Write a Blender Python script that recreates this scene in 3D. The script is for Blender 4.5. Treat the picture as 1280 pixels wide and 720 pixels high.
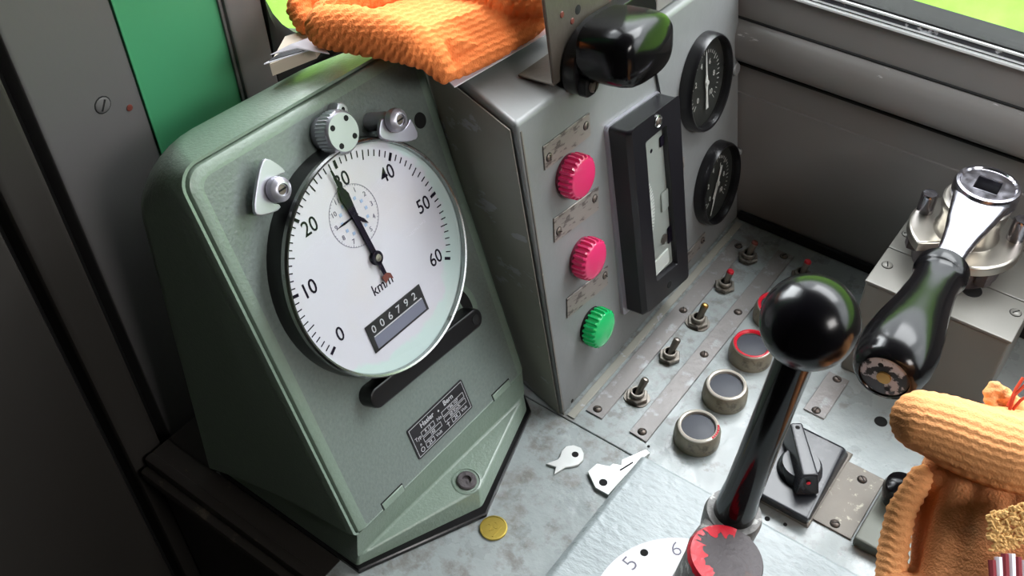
import bpy, bmesh, math, random
from mathutils import Vector as Vec, Matrix
random.seed(7)
sc = bpy.context.scene
for o in list(bpy.data.objects):
    bpy.data.objects.remove(o)
PI = math.pi

# ------------------------------------------------------------------ camera
# world axes: x runs along the side wall towards the driver, y towards the side wall, z up from the desk sheet; metres
FPX = 1294.913
CR = ((0.80325358, 0.59513727, -0.02439927), (0.40666813, -0.57788691, -0.7075788), (-0.43520653, 0.55844279, -0.70621309))
CX, CY, CZ = (Vec(r) for r in CR)             # image right, image down, forward
CAM = Vec((0.31417249, -0.46997484, 0.72443869))
cd = bpy.data.cameras.new('camera'); cam = bpy.data.objects.new('camera', cd); sc.collection.objects.link(cam)
cd.sensor_width = 36.0; cd.lens = FPX*36/1280; cd.clip_start = 0.02; cd.clip_end = 200
cam.matrix_world = Matrix(((CX.x, -CY.x, -CZ.x, CAM.x), (CX.y, -CY.y, -CZ.y, CAM.y), (CX.z, -CY.z, -CZ.z, CAM.z), (0, 0, 0, 1)))
sc.camera = cam

# ------------------------------------------------------------------ light and exposure
sc.view_settings.view_transform = 'Standard'; sc.view_settings.look = 'None'
sc.view_settings.gamma = 1.0; sc.view_settings.use_curve_mapping = False
sc.view_settings.exposure = 1.0
sc.cycles.use_denoising = True
W = bpy.data.worlds.new('overcast_sky'); sc.world = W; W.use_nodes = True
wn = W.node_tree
bg = wn.nodes['Background']
skc = wn.nodes.new('ShaderNodeTexCoord'); skg = wn.nodes.new('ShaderNodeSeparateXYZ'); skr = wn.nodes.new('ShaderNodeValToRGB')
wn.links.new(skc.outputs['Generated'], skg.inputs[0]); wn.links.new(skg.outputs['Z'], skr.inputs[0]); wn.links.new(skr.outputs[0], bg.inputs[0])
skr.color_ramp.elements[0].color = (0.30, 0.34, 0.28, 1); skr.color_ramp.elements[1].color = (0.90, 0.96, 1.0, 1)
skr.color_ramp.elements[0].position = 0.0; skr.color_ramp.elements[1].position = 0.25
bg.inputs[1].default_value = 2.8

def area(name, loc, target, sx, sy, power, col):
    l = bpy.data.lights.new(name, 'AREA'); l.shape = 'RECTANGLE'; l.size = sx; l.size_y = sy; l.energy = power; l.color = col
    o = bpy.data.objects.new(name, l); sc.collection.objects.link(o)
    o.location = loc
    o.rotation_euler = (Vec(target)-Vec(loc)).to_track_quat('-Z', 'Y').to_euler()
    return o
area('daylight_windscreen', (-0.85, 0.22, 0.95), (0.05, 0.0, 0.05), 1.1, 0.6, 20, (0.94, 0.98, 1.0))
area('daylight_side_window', (0.28, 0.80, 1.30), (0.12, -0.05, 0.0), 1.1, 0.6, 13, (0.96, 0.985, 1.0))
area('rear_fill', (1.45, -0.25, 1.15), (0.0, 0.2, 0.1), 0.5, 0.4, 6.5, (1.0, 0.97, 0.95))  # added fill lamp inside the cab; no rear window is built
sl = bpy.data.lights.new('sun', 'SUN'); sl.energy = 1.8; sl.angle = 0.05; sl.color = (1.0, 0.96, 0.86)
so = bpy.data.objects.new('sun', sl); sc.collection.objects.link(so)
so.rotation_euler = Vec((-0.42, 0.40, -0.82)).to_track_quat('-Z', 'Y').to_euler()

# ------------------------------------------------------------------ materials
def lin(c):
    f = lambda v: v/12.92 if v <= 0.04045 else ((v+0.055)/1.055)**2.4
    return (f(c[0]/255), f(c[1]/255), f(c[2]/255), 1.0)
def mat(name, col, rough=0.5, metal=0.0, wear=None, wscale=40, wthr=0.62, wsoft=0.03, bump=0.0, bscale=120, vary=0.0, vscale=12, spec=0.5, stretch=None, coat=0.0, emit=None, rvar=0.0):
    m = bpy.data.materials.new(name); m.use_nodes = True
    nt = m.node_tree; N = nt.nodes; L = nt.links
    b = N['Principled BSDF']
    b.inputs['Base Color'].default_value = lin(col); b.inputs['Roughness'].default_value = rough; b.inputs['Metallic'].default_value = metal
    b.inputs['Specular IOR Level'].default_value = spec
    if coat: b.inputs['Coat Weight'].default_value = coat; b.inputs['Coat Roughness'].default_value = 0.12
    if wear or bump or vary or rvar:
        tc = N.new('ShaderNodeTexCoord'); mp = N.new('ShaderNodeMapping'); L.new(tc.outputs['Object'], mp.inputs[0])
        if stretch: mp.inputs['Scale'].default_value = stretch
    src = None
    if vary:
        n = N.new('ShaderNodeTexNoise'); n.inputs['Scale'].default_value = vscale; n.inputs['Detail'].default_value = 5
        L.new(mp.outputs[0], n.inputs['Vector'])
        mx = N.new('ShaderNodeMixRGB'); mx.blend_type = 'MIX'
        c = lin(col); mx.inputs[1].default_value = tuple(v*(1-vary) for v in c[:3])+(1,); mx.inputs[2].default_value = tuple(min(1, v*(1+vary)) for v in c[:3])+(1,)
        L.new(n.outputs['Fac'], mx.inputs[0]); src = mx.outputs[0]
    if wear:
        n = N.new('ShaderNodeTexNoise'); n.inputs['Scale'].default_value = wscale; n.inputs['Detail'].default_value = 8; n.inputs['Roughness'].default_value = 0.62
        L.new(mp.outputs[0], n.inputs['Vector'])
        r = N.new('ShaderNodeMapRange'); r.inputs['From Min'].default_value = wthr; r.inputs['From Max'].default_value = wthr+wsoft
        L.new(n.outputs['Fac'], r.inputs['Value'])
        mx = N.new('ShaderNodeMixRGB'); L.new(r.outputs[0], mx.inputs[0])
        if src: L.new(src, mx.inputs[1])
        else: mx.inputs[1].default_value = lin(col)
        mx.inputs[2].default_value = lin(wear); src = mx.outputs[0]
    if src: L.new(src, b.inputs['Base Color'])
    if rvar:
        n = N.new('ShaderNodeTexNoise'); n.inputs['Scale'].default_value = vscale*2.3; n.inputs['Detail'].default_value = 6
        L.new(mp.outputs[0], n.inputs['Vector'])
        r = N.new('ShaderNodeMapRange'); r.inputs['From Min'].default_value = 0.35; r.inputs['From Max'].default_value = 0.65
        r.inputs['To Min'].default_value = max(0.03, rough-rvar); r.inputs['To Max'].default_value = min(1, rough+rvar)
        L.new(n.outputs['Fac'], r.inputs['Value']); L.new(r.outputs[0], b.inputs['Roughness'])
    if bump:
        n = N.new('ShaderNodeTexNoise'); n.inputs['Scale'].default_value = bscale; n.inputs['Detail'].default_value = 4
        L.new(mp.outputs[0], n.inputs['Vector'])
        bp = N.new('ShaderNodeBump'); bp.inputs['Strength'].default_value = bump; bp.inputs['Distance'].default_value = 0.002
        L.new(n.outputs['Fac'], bp.inputs['Height']); L.new(bp.outputs[0], b.inputs['Normal'])
    if emit:
        b.inputs['Emission Color'].default_value = lin(emit[0]); b.inputs['Emission Strength'].default_value = emit[1]
    return m
def glass_mat(name, tint=(255, 255, 255), refl=0.08, rough=0.02):
    m = bpy.data.materials.new(name); m.use_nodes = True
    nt = m.node_tree; N = nt.nodes; L = nt.links
    N.remove(N['Principled BSDF'])
    t = N.new('ShaderNodeBsdfTransparent'); t.inputs[0].default_value = lin(tint)
    g = N.new('ShaderNodeBsdfGlossy'); g.inputs['Roughness'].default_value = rough; g.inputs[0].default_value = (1, 1, 1, 1)
    lw = N.new('ShaderNodeLayerWeight'); lw.inputs['Blend'].default_value = 0.5
    pw_ = N.new('ShaderNodeMath'); pw_.operation = 'POWER'; pw_.inputs[1].default_value = 4.0; L.new(lw.outputs['Facing'], pw_.inputs[0])
    f = N.new('ShaderNodeMath'); f.operation = 'MULTIPLY_ADD'; f.inputs[1].default_value = 0.28; f.inputs[2].default_value = 0.014; L.new(pw_.outputs[0], f.inputs[0])
    x = N.new('ShaderNodeMixShader'); L.new(f.outputs[0], x.inputs[0]); L.new(t.outputs[0], x.inputs[1]); L.new(g.outputs[0], x.inputs[2])
    L.new(x.outputs[0], N['Material Output'].inputs[0])
    return m
M = {}
M['desk'] = mat('grey_desk_paint', (146, 153, 153), 0.33, wear=(124, 125, 123), wscale=32, wthr=0.58, wsoft=0.06, bump=0.5, bscale=75, vary=0.12, vscale=18, rvar=0.10, coat=0.2)
M['plate_paint'] = mat('pale_grey_plate_paint', (164, 173, 175), 0.34, wear=(150, 154, 155), wscale=35, wthr=0.66, wsoft=0.04, bump=0.6, bscale=110, vary=0.06, vscale=20, rvar=0.08, coat=0.12, stretch=(1, 1.7, 1))
M['panel'] = mat('grey_panel_paint', (118, 120, 120), 0.38, wear=(160, 160, 158), wscale=26, wthr=0.71, wsoft=0.02, bump=0.12, bscale=90, vary=0.07, vscale=10, rvar=0.08)
M['panel_side'] = mat('worn_panel_side_paint', (148, 146, 136), 0.45, stretch=(1, 1, 0.35), wear=(172, 172, 176), wscale=48, wthr=0.60, wsoft=0.02, bump=0.12, bscale=90, vary=0.10, vscale=14)
M['wall'] = mat('dark_grey_wall_paint', (122, 119, 117), 0.42, wear=(128, 126, 126), wscale=30, wthr=0.73, wsoft=0.03, bump=0.10, bscale=60, vary=0.06, vscale=9, rvar=0.1)
M['rail'] = mat('worn_dark_grey_rail_paint', (120, 117, 115), 0.30, stretch=(0.25, 1, 1), wear=(188, 186, 184), wscale=70, wthr=0.66, wsoft=0.03, bump=0.15, bscale=60, vary=0.08, vscale=9)
M['wall_front'] = mat('dark_brownish_grey_paint', (92, 90, 90), 0.5, wear=(120, 100, 88), wscale=40, wthr=0.74, wsoft=0.03, bump=0.08, bscale=60, vary=0.06, vscale=9)
M['wall_green'] = mat('bright_green_paint', (62, 138, 96), 0.45, wear=(66, 128, 92), wscale=16, wthr=0.6, wsoft=0.2, bump=0.06, bscale=40)
M['shade_dark'] = mat('dark_paint_with_shade', (50, 47, 44), 0.5, bump=0.08, bscale=60, vary=0.06, vscale=9)  # dark tone carries the shade of the left bulkhead sheets
M['edge_dark'] = mat('worn_dark_edging_and_shade', (40, 36, 33), 0.5, wear=(74, 66, 58), wscale=50, wthr=0.62, wsoft=0.05, bump=0.2, bscale=100)
M['gap'] = mat('black_gap', (10, 10, 10), 0.9)
M['shell'] = mat('cab_lining', (66, 64, 62), 0.7)
M['green'] = mat('hammered_green_enamel', (118, 134, 121), 0.33, vary=0.10, vscale=260, bump=0.22, bscale=420, wear=(88, 98, 90), wscale=55, wthr=0.74, wsoft=0.02, coat=0.2)
M['green_face'] = mat('hammered_green_cover_enamel', (106, 116, 111), 0.36, vary=0.22, vscale=330, bump=0.25, bscale=420, coat=0.15, wear=(60, 66, 60), wscale=70, wthr=0.76, wsoft=0.01)
M['black'] = mat('black_enamel', (16, 15, 17), 0.28, bump=0.05, bscale=90)
M['bakelite'] = mat('glossy_black_bakelite', (9, 8, 10), 0.18, spec=0.32, coat=0.0)
M['rod'] = mat('glossy_black_rod', (9, 8, 10), 0.13, spec=0.45)
M['ball'] = mat('polished_black_ball', (7, 6, 9), 0.20, spec=0.32, coat=0.0)
M['satin'] = mat('satin_black_frame_paint', (22, 21, 25), 0.32, wear=(150, 150, 150), wscale=60, wthr=0.745, wsoft=0.01)
M['rubber'] = mat('black_rubber', (18, 17, 19), 0.55, vary=0.2, vscale=60)
M['hole'] = mat('dark_hole', (6, 6, 6), 0.9)
M['brushed'] = mat('brushed_bright_flange', (168, 163, 154), 0.30, metal=0.92, vary=0.08, vscale=40)
M['cap'] = mat('worn_black_end_cap', (24, 22, 25), 0.35, wear=(186, 184, 190), wscale=75, wthr=0.52, wsoft=0.03)
M['chrome'] = mat('polished_chrome', (168, 166, 174), 0.20, metal=1.0, vary=0.05, vscale=50, rvar=0.06)
M['rim'] = mat('dull_steel_rim', (165, 165, 165), 0.25, metal=1.0, wear=(70, 62, 55), wscale=60, wthr=0.6, wsoft=0.1)
M['alu'] = mat('satin_aluminium', (176, 174, 184), 0.38, metal=0.75, vary=0.05, vscale=60, wear=(60, 55, 66), wscale=95, wthr=0.73, wsoft=0.01)
M['steel'] = mat('worn_steel', (138, 132, 124), 0.42, metal=0.85, wear=(84, 76, 70), wscale=70, wthr=0.52, wsoft=0.15, bump=0.15, bscale=200)
M['strip'] = mat('worn_strip_metal', (132, 128, 126), 0.42, metal=0.2, wear=(166, 168, 170), wscale=60, wthr=0.56, wsoft=0.12, bump=0.25, bscale=190, vary=0.18, vscale=25)
M['strip_brown'] = mat('mottled_brown_metal', (112, 106, 98), 0.5, metal=0.3, wear=(160, 156, 140), wscale=150, wthr=0.6, wsoft=0.08, bump=0.2, bscale=200, vary=0.2, vscale=40)
M['plate'] = mat('engraved_label_metal', (134, 127, 122), 0.45, metal=0.3, stretch=(0.5, 1.6, 1), wear=(88, 80, 78), wscale=170, wthr=0.53, wsoft=0.05, vary=0.1, vscale=60)
M['screw'] = mat('grubby_screw', (100, 90, 84), 0.45, metal=0.6, vary=0.25, vscale=200)
M['brass'] = mat('brass', (178, 140, 82), 0.35, metal=0.9)
M['coin'] = mat('gold_coin', (196, 172, 84), 0.32, metal=0.9, vary=0.1, vscale=200)
M['white'] = mat('dial_white', (206, 206, 212), 0.45, vary=0.04, vscale=30)
M['ink'] = mat('dial_black_ink', (20, 15, 28), 0.8, spec=0.1)
M['ink_pale'] = mat('dial_grey_ink', (96, 92, 110), 0.5)
M['blue_ink'] = mat('dial_blue_ink', (140, 160, 190), 0.5)
M['odo_strip'] = mat('odometer_glass_reflection', (104, 106, 122), 0.4)
M['dial_label'] = mat('nameplate_black', (26, 25, 28), 0.4)
M['silver_ink'] = mat('silver_lettering', (196, 196, 200), 0.4, metal=0.2)
M['rust_red'] = mat('rust_red', (96, 40, 30), 0.6)
M['rose'] = mat('rose_red_lens', (192, 46, 94), 0.22, coat=0.4, emit=((206, 40, 92), 0.05))
M['jewel_green'] = mat('green_lens', (20, 160, 88), 0.22, coat=0.4, emit=((14, 150, 80), 0.10))
M['lens_ring'] = mat('dark_rose_ring', (128, 40, 66), 0.3)
M['gauge_dark'] = mat('gauge_dial_black', (44, 46, 43), 0.5, vary=0.25, vscale=40)
M['gauge_ink'] = mat('gauge_white_ink', (206, 206, 200), 0.5)
M['meter_white'] = mat('meter_dial_cream', (205, 210, 204), 0.5)
M['meter_inside'] = mat('meter_grey_inside', (150, 156, 150), 0.5, vary=0.06, vscale=40)
M['red_paint'] = mat('chipped_red_paint', (196, 24, 44), 0.35, bump=0.3, bscale=200)
M['iron'] = mat('dark_cast_iron', (74, 68, 70), 0.5, metal=0.25, wear=(92, 66, 58), wscale=30, wthr=0.6, wsoft=0.1, bump=0.5, bscale=240, vary=0.15, vscale=60)
M['iron_grey'] = mat('grey_chipped_iron', (112, 110, 108), 0.5, metal=0.2, wear=(176, 176, 172), wscale=80, wthr=0.56, wsoft=0.05, bump=0.6, bscale=220, vary=0.2, vscale=60)
M['disc_white'] = mat('white_disc_paint', (228, 228, 232), 0.4, wear=(205, 205, 208), wscale=40, wthr=0.68)
M['button_metal'] = mat('grimy_button_metal', (140, 132, 116), 0.42, metal=0.5, wear=(96, 88, 78), wscale=60, wthr=0.55, wsoft=0.1, bump=0.15, bscale=200)
M['button_rim'] = mat('bright_button_rim', (216, 208, 196), 0.35, metal=0.5)
M['button_cap'] = mat('dark_button_cap', (50, 53, 62), 0.45, vary=0.25, vscale=50, spec=0.35)
M['switch_top'] = mat('glossy_black_switch', (34, 35, 40), 0.27, wear=(62, 62, 66), wscale=50, wthr=0.58, wsoft=0.1)
M['paper'] = mat('white_paper', (226, 222, 232), 0.7)
M['dark_print'] = mat('dark_printed_cover', (32, 30, 36), 0.4)
M['card'] = mat('beige_card_edges', (196, 182, 166), 0.8, stretch=(1, 1, 14), vary=0.08, vscale=30)
M['bracket'] = mat('rusty_bracket_paint', (70, 64, 57), 0.5, wear=(150, 88, 62), wscale=42, wthr=0.70, wsoft=0.02, bump=0.2, bscale=100, vary=0.15, vscale=25)
M['orange'] = mat('orange_knit_cotton', (244, 138, 78), 0.95, spec=0.1, vary=0.08, vscale=60, bump=0.5, bscale=900)
M['orange_worn'] = mat('faded_orange_knit_cotton', (238, 168, 112), 0.95, spec=0.1, vary=0.07, vscale=40, bump=0.4, bscale=900, wear=(216, 172, 126), wscale=14, wthr=0.55, wsoft=0.2)
M['orange_palm'] = mat('fuzzy_faded_orange_cotton', (214, 144, 96), 0.95, spec=0.1, vary=0.12, vscale=50, bump=0.7, bscale=700, wear=(206, 160, 118), wscale=20, wthr=0.52, wsoft=0.15)
M['yellow_knit'] = mat('yellow_cuff_knit', (214, 172, 112), 0.95, spec=0.1, vary=0.15, vscale=200)
M['tassel'] = mat('red_thread', (206, 70, 40), 0.9)
M['stripe_red'] = mat('maroon_lining', (130, 44, 52), 0.9)
M['pedestal'] = mat('pedestal_grey_paint', (116, 114, 108), 0.38, metal=0.15, wear=(160, 156, 148), wscale=40, wthr=0.70, wsoft=0.02, bump=0.06, bscale=120, vary=0.04, vscale=30)
M['grass'] = mat('sunlit_grass', (90, 134, 46), 0.9, wear=(118, 156, 72), wscale=2.2, wthr=0.42, wsoft=0.3, spec=0.1, vary=0.15, vscale=6)
M['grass_far'] = mat('pale_grass_ahead', (150, 164, 98), 0.9, spec=0.1, vary=0.12, vscale=3)
M['shrub'] = mat('dark_bank_scrub', (92, 108, 58), 0.9, vary=0.3, vscale=9, spec=0.1)
M['sill_alu'] = mat('bright_window_strip', (232, 234, 234), 0.35, metal=0.25)
M['speckle'] = mat('speckled_rubber_seal', (62, 62, 68), 0.4, wear=(190, 192, 198), wscale=120, wthr=0.57, wsoft=0.06)
M['block_metal'] = mat('worn_plated_block', (84, 86, 78), 0.42, metal=0.3, wear=(160, 160, 150), wscale=30, wthr=0.6, wsoft=0.1)
M['key'] = mat('pale_key_metal', (196, 198, 196), 0.38, metal=0.55, vary=0.08, vscale=80)
M['cloudy'] = glass_mat('clear_glass')
M['gauge_glass'] = glass_mat('gauge_glass', (235, 235, 235))

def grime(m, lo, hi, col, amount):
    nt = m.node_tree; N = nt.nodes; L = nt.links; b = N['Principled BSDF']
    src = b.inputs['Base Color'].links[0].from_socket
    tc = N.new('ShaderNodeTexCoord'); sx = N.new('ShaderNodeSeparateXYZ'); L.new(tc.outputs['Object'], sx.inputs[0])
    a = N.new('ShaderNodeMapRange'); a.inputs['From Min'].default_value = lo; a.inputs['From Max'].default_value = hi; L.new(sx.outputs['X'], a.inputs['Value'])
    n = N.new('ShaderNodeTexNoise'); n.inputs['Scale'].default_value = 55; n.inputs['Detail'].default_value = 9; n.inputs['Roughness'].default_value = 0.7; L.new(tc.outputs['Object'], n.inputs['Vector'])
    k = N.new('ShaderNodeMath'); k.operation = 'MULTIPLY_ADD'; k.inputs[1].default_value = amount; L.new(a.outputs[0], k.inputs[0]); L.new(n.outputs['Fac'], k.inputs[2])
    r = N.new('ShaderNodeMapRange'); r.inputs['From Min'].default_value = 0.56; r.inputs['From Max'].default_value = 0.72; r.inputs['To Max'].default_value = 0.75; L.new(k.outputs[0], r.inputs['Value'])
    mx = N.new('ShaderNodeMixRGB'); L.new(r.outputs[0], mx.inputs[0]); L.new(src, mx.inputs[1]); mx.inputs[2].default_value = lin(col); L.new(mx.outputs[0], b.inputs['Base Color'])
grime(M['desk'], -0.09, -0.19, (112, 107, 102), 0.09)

# dial face: white enamel with a pale teal water stain along its lower right rim
def dial_material():
    m = mat('dial_white_enamel', (200, 200, 208), 0.45)
    nt = m.node_tree; N = nt.nodes; L = nt.links; b = N['Principled BSDF']
    tc = N.new('ShaderNodeTexCoord')
    d = N.new('ShaderNodeVectorMath'); d.operation = 'DISTANCE'; d.inputs[1].default_value = (0.094, 0.187, 0.018)
    L.new(tc.outputs['Object'], d.inputs[0])
    n = N.new('ShaderNodeTexNoise'); n.inputs['Scale'].default_value = 45; n.inputs['Detail'].default_value = 6
    L.new(tc.outputs['Object'], n.inputs['Vector'])
    a = N.new('ShaderNodeMath'); a.operation = 'MULTIPLY_ADD'; a.inputs[1].default_value = 0.03; L.new(n.outputs['Fac'], a.inputs[0]); L.new(d.outputs['Value'], a.inputs[2])
    r = N.new('ShaderNodeMapRange'); r.inputs['From Min'].default_value = 0.0925; r.inputs['From Max'].default_value = 0.0965; L.new(a.outputs[0], r.inputs['Value'])
    mx = N.new('ShaderNodeMixRGB'); mx.inputs[1].default_value = lin((188, 187, 196)); mx.inputs[2].default_value = lin((178, 196, 194)); L.new(r.outputs[0], mx.inputs[0])
    n2 = N.new('ShaderNodeTexNoise'); n2.inputs['Scale'].default_value = 14; n2.inputs['Detail'].default_value = 3; L.new(tc.outputs['Object'], n2.inputs['Vector'])
    r2 = N.new('ShaderNodeMapRange'); r2.inputs['From Min'].default_value = 0.5; r2.inputs['From Max'].default_value = 0.75; r2.inputs['To Max'].default_value = 0.45; L.new(n2.outputs['Fac'], r2.inputs['Value'])
    m2 = N.new('ShaderNodeMixRGB'); L.new(r2.outputs[0], m2.inputs[0]); L.new(mx.outputs[0], m2.inputs[1]); m2.inputs[2].default_value = lin((190, 181, 176))
    L.new(m2.outputs[0], b.inputs['Base Color'])
    return m
M['dial'] = dial_material()

# ------------------------------------------------------------------ mesh helpers
class MB:
    """collects shapes; build() links them as ONE mesh object"""
    def __init__(s): s.v = []; s.f = []; s.m = []; s.s = []
    def add(s, vs, fs, mi=0, smooth=False):
        b = len(s.v); s.v += [Vec(p) for p in vs]
        for f in fs: s.f.append([b+i for i in f]); s.m.append(mi); s.s.append(smooth)
    def bm(s, bm, mi=0, smooth=False):
        bm.verts.index_update()
        s.add([v.co.copy() for v in bm.verts], [[v.index for v in f.verts] for f in bm.faces], mi, smooth); bm.free()
    def box(s, lo, hi, mi=0, bev=0.0, seg=2, T=None, smooth=None):
        lo, hi = Vec(lo), Vec(hi)
        q = [Vec((x, y, z)) for z in (lo.z, hi.z) for y in (lo.y, hi.y) for x in (lo.x, hi.x)]
        s.hexa(q, mi, bev, seg, T, smooth)
    def hexa(s, q, mi=0, bev=0.0, seg=2, T=None, smooth=None):
        bm = bmesh.new(); vs = [bm.verts.new(p) for p in q]
        for f in ((0, 2, 3, 1), (4, 5, 7, 6), (0, 1, 5, 4), (2, 6, 7, 3), (0, 4, 6, 2), (1, 3, 7, 5)): bm.faces.new([vs[i] for i in f])
        bmesh.ops.recalc_face_normals(bm, faces=bm.faces)
        if bev: bmesh.ops.bevel(bm, geom=list(bm.edges), offset=bev, segments=seg, profile=0.5, affect='EDGES')
        if T: bm.transform(T)
        s.bm(bm, mi, bool(bev) if smooth is None else smooth)
    def prism(s, pts, z0, z1, mi=0, bev=0.0, seg=2, T=None, top=True, smooth=None):
        """polygon in local xy pulled from z0 to z1; bev rounds the z1 rim"""
        bm = bmesh.new()
        a = [bm.verts.new((p[0], p[1], z0)) for p in pts]; b = [bm.verts.new((p[0], p[1], z1)) for p in pts]
        n = len(pts); bm.faces.new(a); tf = bm.faces.new(b)
        for i in range(n): bm.faces.new((a[i], a[(i+1) % n], b[(i+1) % n], b[i]))
        bmesh.ops.recalc_face_normals(bm, faces=bm.faces)
        if bev: bmesh.ops.bevel(bm, geom=list(tf.edges), offset=bev, segments=seg, profile=0.5, affect='EDGES')
        if T: bm.transform(T)
        s.bm(bm, mi, bool(bev) if smooth is None else smooth)
    def loft(s, rings, mi=0, smooth=True, cap0=True, cap1=True, closed=True):
        n = len(rings[0]); b = len(s.v); fs = []
        for k in range(len(rings)-1):
            for i in range(n if closed else n-1):
                j = (i+1) % n
                fs.append([k*n+i, k*n+j, (k+1)*n+j, (k+1)*n+i])
        s.add([p for r in rings for p in r], fs, mi, smooth)
        if cap0: s.add(rings[0][::-1], [list(range(n))], mi, False)
        if cap1: s.add(rings[-1], [list(range(n))], mi, False)
    def lathe(s, prof, o=(0, 0, 0), ax=(0, 0, 1), n=32, mi=0, smooth=True, cap0=True, cap1=True):
        """prof: (radius, height) pairs"""
        o = Vec(o); ax = Vec(ax).normalized()
        e = ax.orthogonal().normalized() if abs(ax.z) < 0.999 else Vec((1, 0, 0)); g = ax.cross(e)
        rings = [[o+ax*h+(e*math.cos(2*PI*i/n)+g*math.sin(2*PI*i/n))*max(r, 1e-5) for i in range(n)] for r, h in prof]
        s.loft(rings, mi, smooth, cap0, cap1)
    def tube(s, path, rad, n=10, mi=0, smooth=True):
        path = [Vec(p) for p in path]; rr = rad if isinstance(rad, (list, tuple)) else [rad]*len(path)
        t0 = (path[1]-path[0]).normalized(); e = t0.orthogonal().normalized(); rings = []
        for k, p in enumerate(path):
            t = (path[min(k+1, len(path)-1)]-path[max(k-1, 0)]).normalized()
            e = (e-t*e.dot(t)).normalized(); g = t.cross(e)
            rings.append([p+(e*math.cos(2*PI*i/n)+g*math.sin(2*PI*i/n))*rr[k] for i in range(n)])
        s.loft(rings, mi, smooth)
    def ball(s, c, r, mi=0, nu=24, nv=16, sc_=(1, 1, 1)):
        rings = []
        for k in range(nv+1):
            a = -PI/2+PI*k/nv
            rings.append([Vec(c)+Vec((max(1e-5, math.cos(a))*math.cos(2*PI*i/nu)*sc_[0], max(1e-5, math.cos(a))*math.sin(2*PI*i/nu)*sc_[1], math.sin(a)*sc_[2]))*r for i in range(nu)])
        s.loft(rings, mi, True)
    def text(s, body, c, h, mi=0, rot=0.0, T=None, w=None, depth=0.0002, align='CENTER', bold=0.0):
        """lettering in local xy, h = capital height, centred at c"""
        cu = bpy.data.curves.new('t', 'FONT'); cu.body = body; cu.align_x = align; cu.align_y = 'CENTER'; cu.extrude = depth/2/(h/0.7); cu.size = 1; cu.resolution_u = 3; cu.offset = bold
        ob = bpy.data.objects.new('t', cu); sc.collection.objects.link(ob)
        bpy.context.view_layer.update()
        me = bpy.data.meshes.new_from_object(ob.evaluated_get(bpy.context.evaluated_depsgraph_get()))
        k = h/0.7; kx = k*(w or 1)
        Mx = Matrix.Translation(Vec(c)) @ Matrix.Rotation(rot, 4, 'Z') @ Matrix.Diagonal((kx, k, k, 1))
        if T: Mx = T @ Mx
        s.add([Mx @ v.co for v in me.vertices], [list(p.vertices) for p in me.polygons], mi, False)
        bpy.data.objects.remove(ob); bpy.data.curves.remove(cu); bpy.data.meshes.remove(me)
    def screw(s, o, ax, r, mi=0, slot=1, ang=0.6, h=None):
        """slotted dome head"""
        o = Vec(o); ax = Vec(ax).normalized(); h = h or r*0.5
        s.lathe([(r*1.15, 0), (r*1.12, 0.00025), (r, 0.0003)], o, ax, 14, slot, True, True, False)
        s.lathe([(r, 0), (r, h*0.35), (r*0.8, h*0.8), (r*0.35, h), (0, h)], o, ax, 14, mi)
        e = ax.orthogonal().normalized(); g = ax.cross(e); d = e*math.cos(ang)+g*math.sin(ang); q = ax.cross(d)
        T = Matrix(((d.x, q.x, ax.x, o.x), (d.y, q.y, ax.y, o.y), (d.z, q.z, ax.z, o.z), (0, 0, 0, 1)))
        s.box((-r*0.75, -r*0.13, h*0.75), (r*0.75, r*0.13, h*1.03), slot, T=T)
    def build(s, name, mats, parent=None, world=False, origin=None):
        me = bpy.data.meshes.new(name)
        vs = s.v
        o = bpy.data.objects.new(name, me); sc.collection.objects.link(o)
        if parent is not None:
            if world:
                I = root_matrix(parent).inverted(); vs = [I @ v for v in vs]
            o.parent = parent
        else:
            if origin is None:
                xs = [v.x for v in vs]; ys = [v.y for v in vs]; origin = Vec(((min(xs)+max(xs))/2, (min(ys)+max(ys))/2, min(v.z for v in vs)))
            origin = Vec(origin); vs = [v-origin for v in vs]; o.location = origin
        me.from_pydata([tuple(v) for v in vs], [], s.f)
        for m in (mats if isinstance(mats, (list, tuple)) else [mats]): me.materials.append(M[m])
        for i, p in enumerate(me.polygons): p.material_index = s.m[i]; p.use_smooth = s.s[i]
        bm = bmesh.new(); bm.from_mesh(me); bmesh.ops.remove_doubles(bm, verts=bm.verts, dist=1e-6); bmesh.ops.recalc_face_normals(bm, faces=bm.faces)
        bm.to_mesh(me); bm.free()
        me.set_sharp_from_angle(angle=math.radians(38))
        if any(s.s):
            wm = o.modifiers.new('weighted_normal', 'WEIGHTED_NORMAL'); wm.keep_sharp = True; wm.weight = 80
        return o
ROOTM = {}
def root_matrix(o):
    while o.parent is not None: o = o.parent
    return ROOTM.get(o.name, Matrix.Translation(o.location))
def tag(o, label=None, cat=None, group=None, kind=None):
    if label: o['label'] = label
    if cat: o['category'] = cat
    if group: o['group'] = group
    if kind: o['kind'] = kind
    return o
def thing(name, label, cat, mw=None, loc=None, group=None):
    o = bpy.data.objects.new(name, None); sc.collection.objects.link(o); o.empty_display_size = 0.02
    mw = mw or Matrix.Translation(Vec(loc)); o.matrix_world = mw; ROOTM[o.name] = mw.copy()
    return tag(o, label, cat, group)
def dup(root, mw, label, group=None):
    """a copy of a thing with copies of its parts and sub-parts"""
    r = root.copy(); sc.collection.objects.link(r); r.matrix_world = mw; ROOTM[r.name] = mw.copy(); r['label'] = label
    if group: r['group'] = group
    for ch in list(root.children):
        c = ch.copy(); sc.collection.objects.link(c); c.parent = r
        for g in list(ch.children):
            d = g.copy(); sc.collection.objects.link(d); d.parent = c
    return r
def struct(name, mb, mats, origin=(0, 0, 0)): return tag(mb.build(name, mats, origin=origin), kind='structure')
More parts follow.
